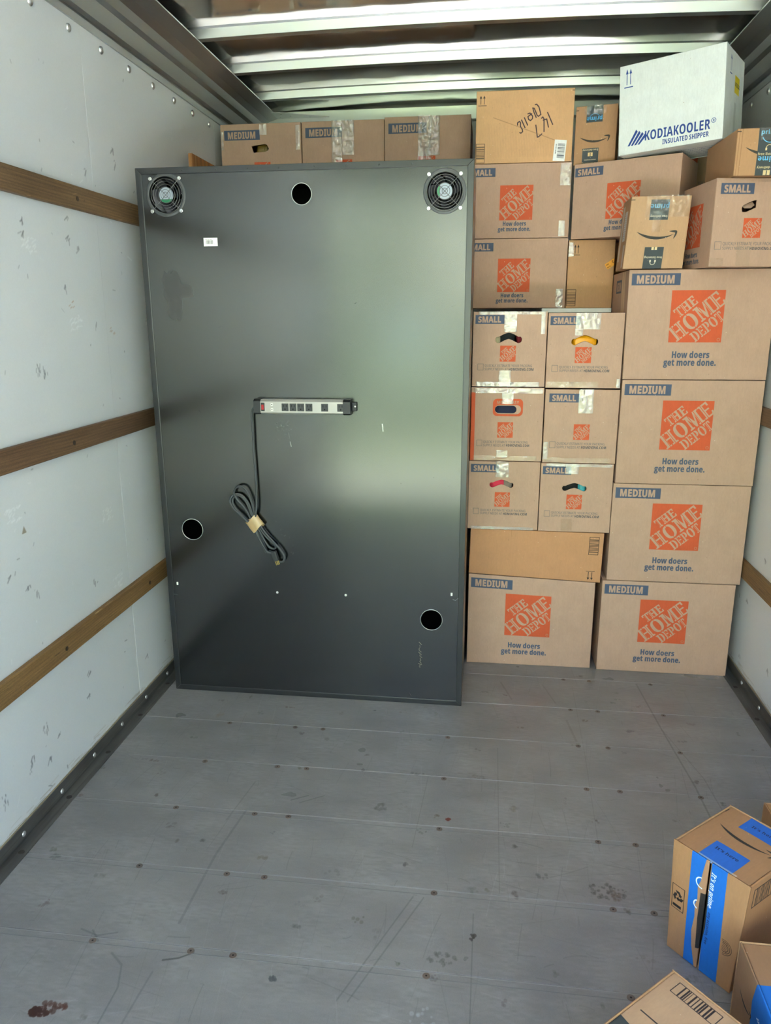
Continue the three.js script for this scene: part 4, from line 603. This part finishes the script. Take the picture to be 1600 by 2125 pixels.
makeBox({ name: 'carton', label: 'brown carton with handwritten marker numbers, standing under the roof right of the cabinet', x: 0.0415, y: 2.0865, z: ZB + 0.002, w: 0.391, h: 0.272, d: 0.28, base: KRAFT,
  faces: { front: printed('wells', 0.391, 0.272, 'rgb(214,168,120)', (k, P) => {
    arrows(k, P, 0.007, 0.017, 0.034, 0.038, 'rgb(70,58,46)'); bars(k, P, 0.003, 0.197, 0.034, 0.072, 'rgb(60,48,38)', true, true, 12); k.fillStyle = 'rgb(60,48,38)'; k.fillRect(P(0.382), P(0.008), P(0.009), P(0.002));
    k.strokeStyle = 'rgb(70,52,58)'; k.lineWidth = P(0.0042); k.lineCap = 'round'; const M = (pts) => { k.beginPath(); pts.forEach(([a, b], i) => (i ? k.lineTo : k.moveTo).call(k, P(a / 2720 - 0.012), P(b / 2720 - 0.006))); k.stroke(); }, m = (pts) => M(pts.map(([a, b]) => [a, b]));
    m([[812, 255], [872, 375]]); m([[750, 310], [762, 298], [776, 318], [782, 445]]); m([[768, 330], [805, 320], [828, 402]]); m([[690, 378], [712, 500], [725, 497], [758, 470]]);
    m([[675, 172], [690, 168], [715, 195], [740, 272]]); m([[648, 205], [665, 208], [700, 280], [715, 290], [738, 272]]); m([[650, 205], [662, 245], [690, 300]]); m([[598, 262], [620, 255], [650, 285], [650, 312], [630, 330], [608, 318], [600, 290], [640, 262]]); m([[562, 300], [600, 375]]); m([[532, 322], [572, 400]]); m([[490, 372], [488, 350], [510, 335], [522, 350], [522, 385], [545, 420], [548, 440], [530, 455], [518, 448]]);
    k.strokeStyle = 'rgba(150,112,74,0.5)'; k.lineWidth = P(0.003); k.beginPath(); k.moveTo(P(0.07), P(0.1)); k.lineTo(P(0.36), P(0.205)); k.stroke();
    for (let x = 0.05; x < 0.36; x += 0.0065) { k.strokeStyle = 'rgba(160,120,80,0.22)'; k.lineWidth = P(0.0012); k.beginPath(); k.moveTo(P(x), P(0.11 + x * 0.25)); k.lineTo(P(x), P(0.25)); k.stroke(); }
    k.fillStyle = '#eef0ee'; k.save(); k.translate(P(0.342), P(0.23)); k.rotate(rad(4)); k.fillRect(-P(0.024), -P(0.04), P(0.048), P(0.08)); bars(k, P, -0.010, -0.036, 0.030, 0.074, '#3c4048', true, false, 21); bars(k, P, -0.018, -0.03, 0.004, 0.05, '#3c4048', true, false, 22); k.restore();
  }) } });
makeBox({ name: 'moving_box', label: 'small moving box turned at an angle under the white insulated carton', group: SECOND, x: 0.4455, y: 1.7835, z: -3.41, yaw: rad(-26.5), w: 0.424, h: 0.288, d: 0.26,
  faces: { front: longA } });
makeBox({ name: 'parcel', label: 'narrow brown parcel with dark tape and curved arrow, between carton with handwriting and white carton', x: 0.4425, y: 2.0725, z: -3.43, yaw: rad(-12), w: 0.162, h: 0.218, d: 0.15, base: SHIP, tapes: [[0.035, -0.001, 0.085, 0.035, 0.0035, 1]],
  faces: { front: printed('parcela', 0.162, 0.218, SHIP, (k, P) => { k.fillStyle = 'rgb(48,40,32)'; k.fillRect(0, P(0.014), P(0.011), P(0.002)); primeTape(k, P, 0.042, 0.0, 0.064, 0.062, [['*arc', 0.72, 0, 'rgb(70,150,205)'], ['prime', 0.8, 0.022, 'rgb(86,172,222)'], ['', 0, 0, '#fff']], true); smile(k, P, 0.02, 0.115, 0.118, 'rgb(58,52,44)'); primeTape(k, P, 0.033, 0.158, 0.064, 0.06, [['free delivery', 0.10, 0.010, 'rgb(206,186,150)'], ['*box', 0.38, 0, 'rgb(226,196,140)'], ['amazon.com/prime', 0.72, 0.005, 'rgb(206,186,150)'], ['free streaming', 0.92, 0.009, 'rgb(206,186,150)']], true); }) } });
// white insulated shipper
makeBox({ name: 'insulated_carton', label: 'large white insulated carton with blue lettering, perched under the roof at the right', x: 0.5955, y: 2.0735, z: -3.272, yaw: rad(-27.9), pitch: rad(0.9), roll: rad(2.6), w: 0.378, h: 0.312, d: 0.30, base: 'rgb(226,232,228)', bulge: 0.002,
  faces: {
    front: printed('kodia', 0.378, 0.312, 'rgb(228,234,230)', (k, P) => {
      const B = 'rgb(36,66,140)'; arrows(k, P, 0.018, 0.014, 0.033, 0.064, B); k.fillStyle = B;
      for (let i = 0; i < 4; i++) { const x = 0.036 + i * 0.0125; k.beginPath(); k.moveTo(P(x), P(0.283)); k.lineTo(P(x + 0.0075), P(0.283)); k.lineTo(P(x + 0.037 - i * 0.001), P(0.237 + i * 0.006)); k.lineTo(P(x + 0.0315 - i * 0.001), P(0.229 + i * 0.006)); k.fill(); }
      fit(k, 'KODIAKOOLER', P(0.098), P(0.2575), P(0.237), P(0.046), 'bold #px sans-serif'); fit(k, 'INSULATED SHIPPER', P(0.166), P(0.2885), P(0.165), P(0.023), 'bold #px sans-serif'); k.strokeStyle = B; k.lineWidth = P(0.0016); k.beginPath(); k.arc(P(0.346), P(0.246), P(0.0075), 0, 7); k.stroke(); k.font = `bold ${P(0.0095)}px sans-serif`; k.textAlign = 'center'; k.fillText('R', P(0.346), P(0.2465)); k.textAlign = 'left';
    }),
    right: printed('kodiaside', 0.291, 0.312, 'rgb(224,230,226)', (k, P) => { const B = 'rgb(36,66,140)'; arrows(k, P, 0.06, 0.02, 0.033, 0.064, B); k.fillStyle = 'rgb(232,206,20)'; k.fillRect(P(0.145), P(0.075), P(0.075), P(0.058)); k.fillStyle = 'rgb(40,36,12)'; k.font = `bold ${P(0.018)}px sans-serif`; k.fillText('MEDICAL', P(0.149), P(0.104)); k.fillStyle = 'rgba(196,202,198,0.8)'; k.fillRect(P(0.15), P(0.165), P(0.03), P(0.14)); }),
    bottom: printed('kodiabottom', 0.369, 0.291, 'rgb(222,228,226)', (k, P) => { k.fillStyle = 'rgb(62,84,140)'; for (let i = 0; i < 5; i++) { k.font = `${P(0.012)}px sans-serif`; k.fillText('NO BATTERIES REQUIRED', P(0.18), P(0.10 + i * 0.03)); } }),
  } });
// parcels at the right end
makeBox({ name: 'moving_box', label: 'small moving box with folded hand hole flap, at the right edge under a parcel', group: SECOND, x: 0.888, y: 1.643, z: -2.955, yaw: rad(9), w: 0.25, h: 0.294, d: 0.28,
  faces: { front: printed('smalledge', 0.255, 0.294, HD, (k, P) => { badge(k, P, 0.018, 0.016, 0.120, 0.036, 'SMALL', HD); logo(k, P, 0.112, 0.131, 0.066, HD); estimate(k, P, 0.043, 0.217, 0.205); }), left: printed('edgeside', 0.271, 0.294, HD, (k, P) => { logo(k, P, 0.035, 0.07, 0.15, HD); slogan(k, P, 0.115, 0.245, 0.15); }) },
  hole: [[[0.098, 0.098], [0.103, 0.088], [0.125, 0.078], [0.142, 0.072], [0.148, 0.072], [0.148, 0.096], [0.13, 0.104], [0.112, 0.111], [0.101, 0.110]]], tapes: [[0.0, 0.0, 0.25, 0.012, 0.0012, 1], [0.0, 0.265, 0.05, 0.028, 0.003, 1], [0.095, 0.225, 0.05, 0.066, 0.0012, 1]],
  extra: (g) => { const s = new THREE.Shape(); [[0, 0], [0.042, 0.017], [0.046, 0.002], [0.03, -0.012], [0.008, -0.012]].forEach(([a, b], i) => (i ? s.lineTo(a, b) : s.moveTo(a, b))); mesh('hole_flap', new THREE.ExtrudeGeometry(s, { depth: 0.003, bevelEnabled: false }).rotateX(-0.7).translate(0.102, 0.205, -0.014), plain(HD), g); } });
makeBox({ name: 'parcel', label: 'brown parcel with dark printed tape, on top of the small box at the right edge', x: 0.934, y: 1.9385, z: -2.932, yaw: rad(1.5), w: 0.218, h: 0.149, d: 0.335, base: SHIP, tapes: [[0.075, -0.001, 0.08, 0.04, 0.004, 1]],
  faces: { front: printed('parcelb', 0.218, 0.156, 'rgb(188,144,102)', (k, P) => { k.strokeStyle = 'rgba(150,108,70,0.7)'; k.lineWidth = P(0.002); for (const q of [0.008, 0.017]) { k.beginPath(); k.moveTo(P(q), 0); k.lineTo(P(q - 0.002), P(0.156)); k.stroke(); } k.fillStyle = 'rgb(48,40,32)'; k.fillRect(0, P(0.009), P(0.012), P(0.0025)); smile(k, P, 0.03, 0.062, 0.16, 'rgb(62,58,50)'); primeTape(k, P, 0.07, 0, 0.075, 0.156, [['prime', 0.08, 0.022, 'rgb(110,196,240)'], ['*arc', 0.2, 0, 'rgb(110,196,240)'], ['*phones', 0.42, 0, 'rgb(222,200,150)'], ['free listening', 0.55, 0.011, 'rgb(222,200,150)'], ['', 0, 0, '#fff']], false); primeTape(k, P, 0.07, 0.092, 0.075, 0.064, [['prime', 0.16, 0.024, 'rgb(110,196,240)'], ['free delivery', 0.6, 0.011, 'rgb(222,200,150)'], ['*box', 0.86, 0, 'rgb(222,200,150)']], true); }) } });
makeBox({ name: 'parcel', label: 'leaning brown parcel with a curved arrow, standing on the top medium box', x: 0.6055, y: 1.6435, z: -3.045, w: 0.214, h: 0.252, d: 0.165, base: SHIP, warp: [[0.015, 0], [0.012, -0.001], [0, 0], [0, 0]], bulge: 0.004, tapes: [[0.055, -0.003, 0.16, 0.075, 0.0048, 1], [0.085, 0.07, 0.03, 0.055, 0.0025, 1]],
  faces: { front: printed('parcelc', 0.214, 0.252, 'rgb(190,152,114)', (k, P) => { k.fillStyle = 'rgb(48,40,32)'; k.fillRect(0, P(0.011), P(0.014), P(0.002)); primeTape(k, P, 0.072, 0.012, 0.066, 0.07, [['prime', 0.34, 0.024, 'rgb(110,180,226)'], ['free delivery', 0.82, 0.010, 'rgb(206,196,170)']], true); smile(k, P, 0.033, 0.122, 0.145, 'rgb(58,56,52)'); primeTape(k, P, 0.07, 0.176, 0.068, 0.076, [['*box', 0.04, 0, 'rgb(226,206,160)'], ['free listening', 0.48, 0.010, 'rgb(212,200,170)'], ['*phones', 0.70, 0, 'rgb(226,216,190)']], true); }), left: printed('parcelcside', 0.156, 0.252, SHIP, (k, P) => { k.fillStyle = 'rgba(206,204,204,0.85)'; k.fillRect(P(0.07), P(0.045), P(0.05), P(0.105)); k.fillStyle = 'rgb(150,148,150)'; for (let i = 0; i < 12; i++) k.fillRect(P(0.075), P(0.05 + i * 0.008), P(0.03 + (i * 37 % 11) / 1000), P(0.002)); k.fillStyle = 'rgba(200,198,198,0.7)'; k.fillRect(P(0.105), P(0.165), P(0.03), P(0.08)); k.fillStyle = 'rgba(206,204,200,0.7)'; k.fillRect(P(0.012), P(0.02), P(0.035), P(0.2)); }) } });
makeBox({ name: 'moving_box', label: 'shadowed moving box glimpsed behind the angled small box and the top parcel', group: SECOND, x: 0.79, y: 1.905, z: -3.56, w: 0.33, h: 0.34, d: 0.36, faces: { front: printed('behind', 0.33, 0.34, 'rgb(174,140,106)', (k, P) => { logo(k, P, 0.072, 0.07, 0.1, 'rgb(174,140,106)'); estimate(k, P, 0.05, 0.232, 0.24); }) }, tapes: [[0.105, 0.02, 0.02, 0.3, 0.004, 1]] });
// cartons that carry the upper tier, out of sight
makeBox({ name: 'tall_carton', label: 'tall plain brown carton standing hidden behind the small box columns', x: 0.06, y: 0, z: -3.53, w: 0.56, h: 1.486, d: 0.40, base: KRAFT });
makeBox({ name: 'tall_carton', label: 'tall plain brown carton standing hidden behind the medium box column', x: 0.64, y: 0, z: -3.69, w: 0.50, h: 1.903, d: 0.40, base: KRAFT });
// wooden shelf unit behind the cabinet with three medium boxes on it
{
  const u = thing('shelf_unit', 'orange-brown wooden shelf unit, one side board sticking up behind the cabinet beside the left wall', 'shelf'); u.position.set(-0.55, 0, -3.7);
  const wood = std('#ffffff', 0.6, 0, { map: woodTexture(151, '#7d5128', '#b5793c') }), put = (n, g) => mesh(n, g.translate(0.55, 0, 3.7), wood, u);
  put('side_board', roundBox(-1.152, -1.135, 0, 2.139, -3.70, -3.30, 0.0015, 1)); put('side_board', roundBox(0.012, 0.03, 0, 1.933, -4.18, -3.76, 0.0015, 1));
  put('side_board', roundBox(-1.152, -1.135, 0, 1.933, -4.18, -3.705, 0.0015, 1));
  for (const y of [0.1, 0.55, 1.0, 1.45, 1.915]) put('shelf_board', roundBox(-1.134, 0.011, y, y + 0.018, -4.18, -3.76, 0.0015, 1));
}
const TOP = 'medium moving boxes above the cabinet', topFace = (key, dx, hole) => printed('top' + key, 0.386, 0.405, HD, (k, P) => { badge(k, P, 0.017, 0.026, 0.172, 0.042, 'MEDIUM', HD); logo(k, P, dx, 0.163, 0.078, HD); estimate(k, P, 0.06, 0.30, 0.26); });
makeBox({ name: 'moving_box', label: 'medium moving box with gold in its hand hole, above the cabinet by the left wall', group: TOP, x: -1.158, y: 1.9345, z: -3.75, w: 0.386, h: 0.412, d: 0.40, faces: { front: topFace('a', 0.158) }, hole: [[[0.148, 0.098], [0.162, 0.094], [0.212, 0.088], [0.222, 0.092], [0.230, 0.108], [0.226, 0.116], [0.212, 0.122], [0.156, 0.124]]], tapes: [[0.188, 0.004, 0.035, 0.046, 0.004], [0.360, 0.012, 0.020, 0.105, 0.003], [0.0, 0.03, 0.012, 0.08, 0.003]] });
content('patterned_bag', 'gold and black patterned bag in the hand hole above the cabinet', 'bag', -0.967, 2.24, -3.795, 0.032, 0.026, 0.02, '#7d6426', 15, 0.35); content('patterned_bag', 'black bag beside the gold one in the hand hole above the cabinet', 'bag', -0.938, 2.24, -3.80, 0.018, 0.03, 0.02, '#161616', 16, 0.4);
makeBox({ name: 'moving_box', label: 'medium moving box with wrinkled tape, middle of the three above the cabinet', group: TOP, x: -0.768, y: 1.9345, z: -3.75, w: 0.386, h: 0.412, d: 0.40, faces: { front: topFace('b', 0.158) }, tapes: [[0.140, -0.002, 0.050, 0.215, 0.006], [0.188, -0.002, 0.058, 0.15, 0.006]] });
makeBox({ name: 'moving_box', label: 'medium moving box with loose tape, rightmost of the three above the cabinet', group: TOP, x: -0.378, y: 1.9345, z: -3.735, w: 0.391, h: 0.415, d: 0.40, faces: { front: topFace('c', 0.152) }, tapes: [[0.152, -0.003, 0.060, 0.19, 0.009], [0.200, 0.0, 0.052, 0.165, 0.009]] });
// parcels on the floor by the camera
const BLUE = 'rgb(18,108,196)';
makeBox({ name: 'parcel', label: 'tall brown parcel with torn blue tape and recycling mark, standing on the floor', x: 0.580, y: 0.001, z: -1.581, yaw: rad(-48.5), roll: rad(0), w: 0.173, h: 0.292, d: 0.229, base: SHIP, slit: [0.487, 0.513], warp: [[-0.007, 0], [0.009, 0], [-0.006, 0], [0.004, 0]],
  faces: {
    front: printed('blue', 0.173, 0.292, 'rgb(172,126,84)', (k, P) => {
      k.fillStyle = BLUE; k.beginPath(); k.moveTo(P(0.045), 0); k.lineTo(P(0.125), 0); k.lineTo(P(0.138), P(0.292)); k.lineTo(P(0.048), P(0.292)); k.fill();
      k.fillStyle = 'rgb(176,132,96)'; k.beginPath(); k.moveTo(P(0.078), 0); [[0.074, 0.03], [0.071, 0.06], [0.066, 0.08], [0.068, 0.11], [0.064, 0.13], [0.066, 0.16], [0.062, 0.2], [0.066, 0.24], [0.078, 0.292], [0.092, 0.292], [0.089, 0.2], [0.092, 0.1], [0.091, 0.0]].forEach(([a, b]) => k.lineTo(P(a), P(b))); k.fill();
      k.fillStyle = 'rgb(44,38,34)'; k.beginPath(); [[0.074, 0.09], [0.092, 0.085], [0.094, 0.17], [0.088, 0.235], [0.076, 0.24], [0.073, 0.16]].forEach(([a, b], i) => (i ? k.lineTo : k.moveTo).call(k, P(a), P(b))); k.fill();
      k.save(); k.translate(P(0.098), P(0.02)); k.rotate(Math.PI / 2); k.fillStyle = 'rgb(232,240,246)'; k.font = `italic bold ${P(0.015)}px sans-serif`; k.fillText("It's on prime", 0, 0); k.fillStyle = 'rgb(24,40,80)'; k.font = `bold ${P(0.010)}px sans-serif`; k.fillText('any occasion, free', P(0.105), -P(0.001)); k.restore();
      k.strokeStyle = 'rgb(226,236,244)'; k.lineWidth = P(0.003); k.beginPath(); k.arc(P(0.074), P(0.065), P(0.013), 1.4, 4.6); k.stroke(); k.beginPath(); k.arc(P(0.072), P(0.125), P(0.011), 1.8, 4.3); k.stroke();
      k.strokeStyle = 'rgb(40,30,22)'; k.lineWidth = P(0.0015); k.strokeRect(P(0.006), P(0.112), P(0.031), P(0.062)); k.fillStyle = 'rgb(36,28,20)'; for (let i = 0; i < 3; i++) { k.save(); k.translate(P(0.0215), P(0.139)); k.rotate(i * 2.094); k.beginPath(); [[-0.006, -0.0115], [0.003, -0.0115], [0.0065, -0.0055], [0.0085, -0.0066], [0.0068, 0.0002], [0, -0.0018], [0.0022, -0.003], [0.0004, -0.0062], [-0.0032, -0.0062]].forEach(([a, b], n) => (n ? k.lineTo : k.moveTo).call(k, P(a * 1.15), P(b * 1.15))); k.fill(); k.restore(); } k.fillRect(P(0.009), P(0.162), P(0.022), P(0.007));
      k.strokeStyle = 'rgba(64,42,24,0.8)'; for (let i = 0; i < 3; i++) { k.lineWidth = P(0.0015); k.beginPath(); k.arc(P(0.142), P(0.185), P(0.019 - i * 0.004), -1.9, 1.6); k.stroke(); } k.fillStyle = 'rgba(64,42,24,0.7)'; for (let i = 0; i < 7; i++) k.fillRect(P(0.138), P(0.17 + i * 0.004), P(0.012), P(0.0014));
    }, 2200),
    top: printed('bluetop', 0.164, 0.22, 'rgb(166,122,84)', (k, P) => { k.fillStyle = 'rgb(34,100,190)'; k.fillRect(P(0.05), P(0.145), P(0.075), P(0.075)); k.fillRect(P(0.05), 0, P(0.075), P(0.06)); k.fillStyle = 'rgb(20,36,70)'; k.font = `bold ${P(0.013)}px sans-serif`; k.save(); k.translate(P(0.06), P(0.168)); k.fillText("It's here", 0, 0); k.restore(); k.fillText("It's here", P(0.066), P(0.03)); smile(k, P, 0.02, 0.082, 0.13, 'rgb(46,40,36)'); k.fillStyle = 'rgb(48,36,26)'; k.fillRect(0, P(0.012), P(0.003), P(0.016)); k.fillStyle = 'rgba(226,214,204,0.5)'; k.fillRect(P(0.05), P(0.213), P(0.085), P(0.007)); }, 2200),
    right: printed('blueside', 0.22, 0.292, 'rgb(166,118,78)', (k, P) => { bars(k, P, 0.018, 0.018, 0.075, 0.048, 'rgb(36,28,22)', false); }, 1400),
  } });
makeBox({ name: 'parcel', label: 'brown parcel with blue tape corner at the right edge, beside the torn blue-taped parcel', x: 0.673, y: 0.001, z: -1.10, w: 0.28, h: 0.20, d: 0.297, base: SHIP,
  faces: { left: printed('edgeleft', 0.288, 0.20, 'rgb(156,116,82)', (k, P) => { k.fillStyle = BLUE; k.beginPath(); k.moveTo(P(0.105), 0); k.lineTo(P(0.185), 0); k.lineTo(P(0.185), P(0.2)); k.lineTo(P(0.105), P(0.2)); k.lineTo(P(0.095), P(0.05)); k.fill(); k.save(); k.translate(P(0.128), P(0.055)); k.rotate(0.7); k.fillStyle = 'rgb(206,222,236)'; k.font = `italic bold ${P(0.017)}px sans-serif`; k.fillText('prime', 0, 0); k.restore(); smile(k, P, 0.03, 0.085, 0.07, 'rgb(20,18,18)'); }, 1800), top: printed('edgetop', 0.271, 0.288, 'rgb(158,118,84)', (k, P) => { k.fillStyle = BLUE; k.fillRect(0, P(0.105), P(0.271), P(0.08)); }, 1400) } });
makeBox({ name: 'parcel', label: 'brown parcel with a large framed bar code on top, nearest to the camera', x: 0.519 - 0.745 * 0.33, y: 0.001, z: -1.305 + 0.667 * 0.33, yaw: rad(-48.2), w: 0.20, h: 0.20, d: 0.33, base: SHIP,
  faces: { top: printed('neartop', 0.191, 0.321, 'rgb(186,150,116)', (k, P) => { bars(k, P, 0.022, 0.012, 0.092, 0.032, 'rgb(44,32,32)', false, true, 31); k.save(); k.translate(P(0.04), P(0.17)); k.rotate(1.2); smile(k, P, 0, 0, 0.11, 'rgb(60,46,48)'); k.restore(); k.fillStyle = 'rgb(60,50,48)'; k.fillRect(P(0.016), P(0.125), P(0.06), P(0.003)); k.fillStyle = 'rgb(58,64,62)'; k.beginPath(); [[0, 0.165], [0.03, 0.17], [0.06, 0.168], [0.19, 0.172], [0.19, 0.24], [0, 0.235]].forEach(([a, b], i) => (i ? k.lineTo : k.moveTo).call(k, P(a), P(b))); k.fill(); }, 2200) } });
makeBox({ name: 'parcel', label: 'brown parcel at the right edge, behind the torn blue-taped parcel', x: 0.888, y: 0.001, z: -1.62, w: 0.26, h: 0.20, d: 0.275, base: SHIP, faces: { top: printed('fourtop', 0.251, 0.266, 'rgb(176,128,84)', (k, P) => { k.fillStyle = BLUE; k.fillRect(0, P(0.10), P(0.251), P(0.07)); }, 900), left: printed('fourleft', 0.266, 0.2, 'rgb(170,124,82)', (k, P) => { k.fillStyle = BLUE; k.fillRect(P(0.09), P(0.01), P(0.06), P(0.19)); }, 900) } });
renderer.render(scene, camera);
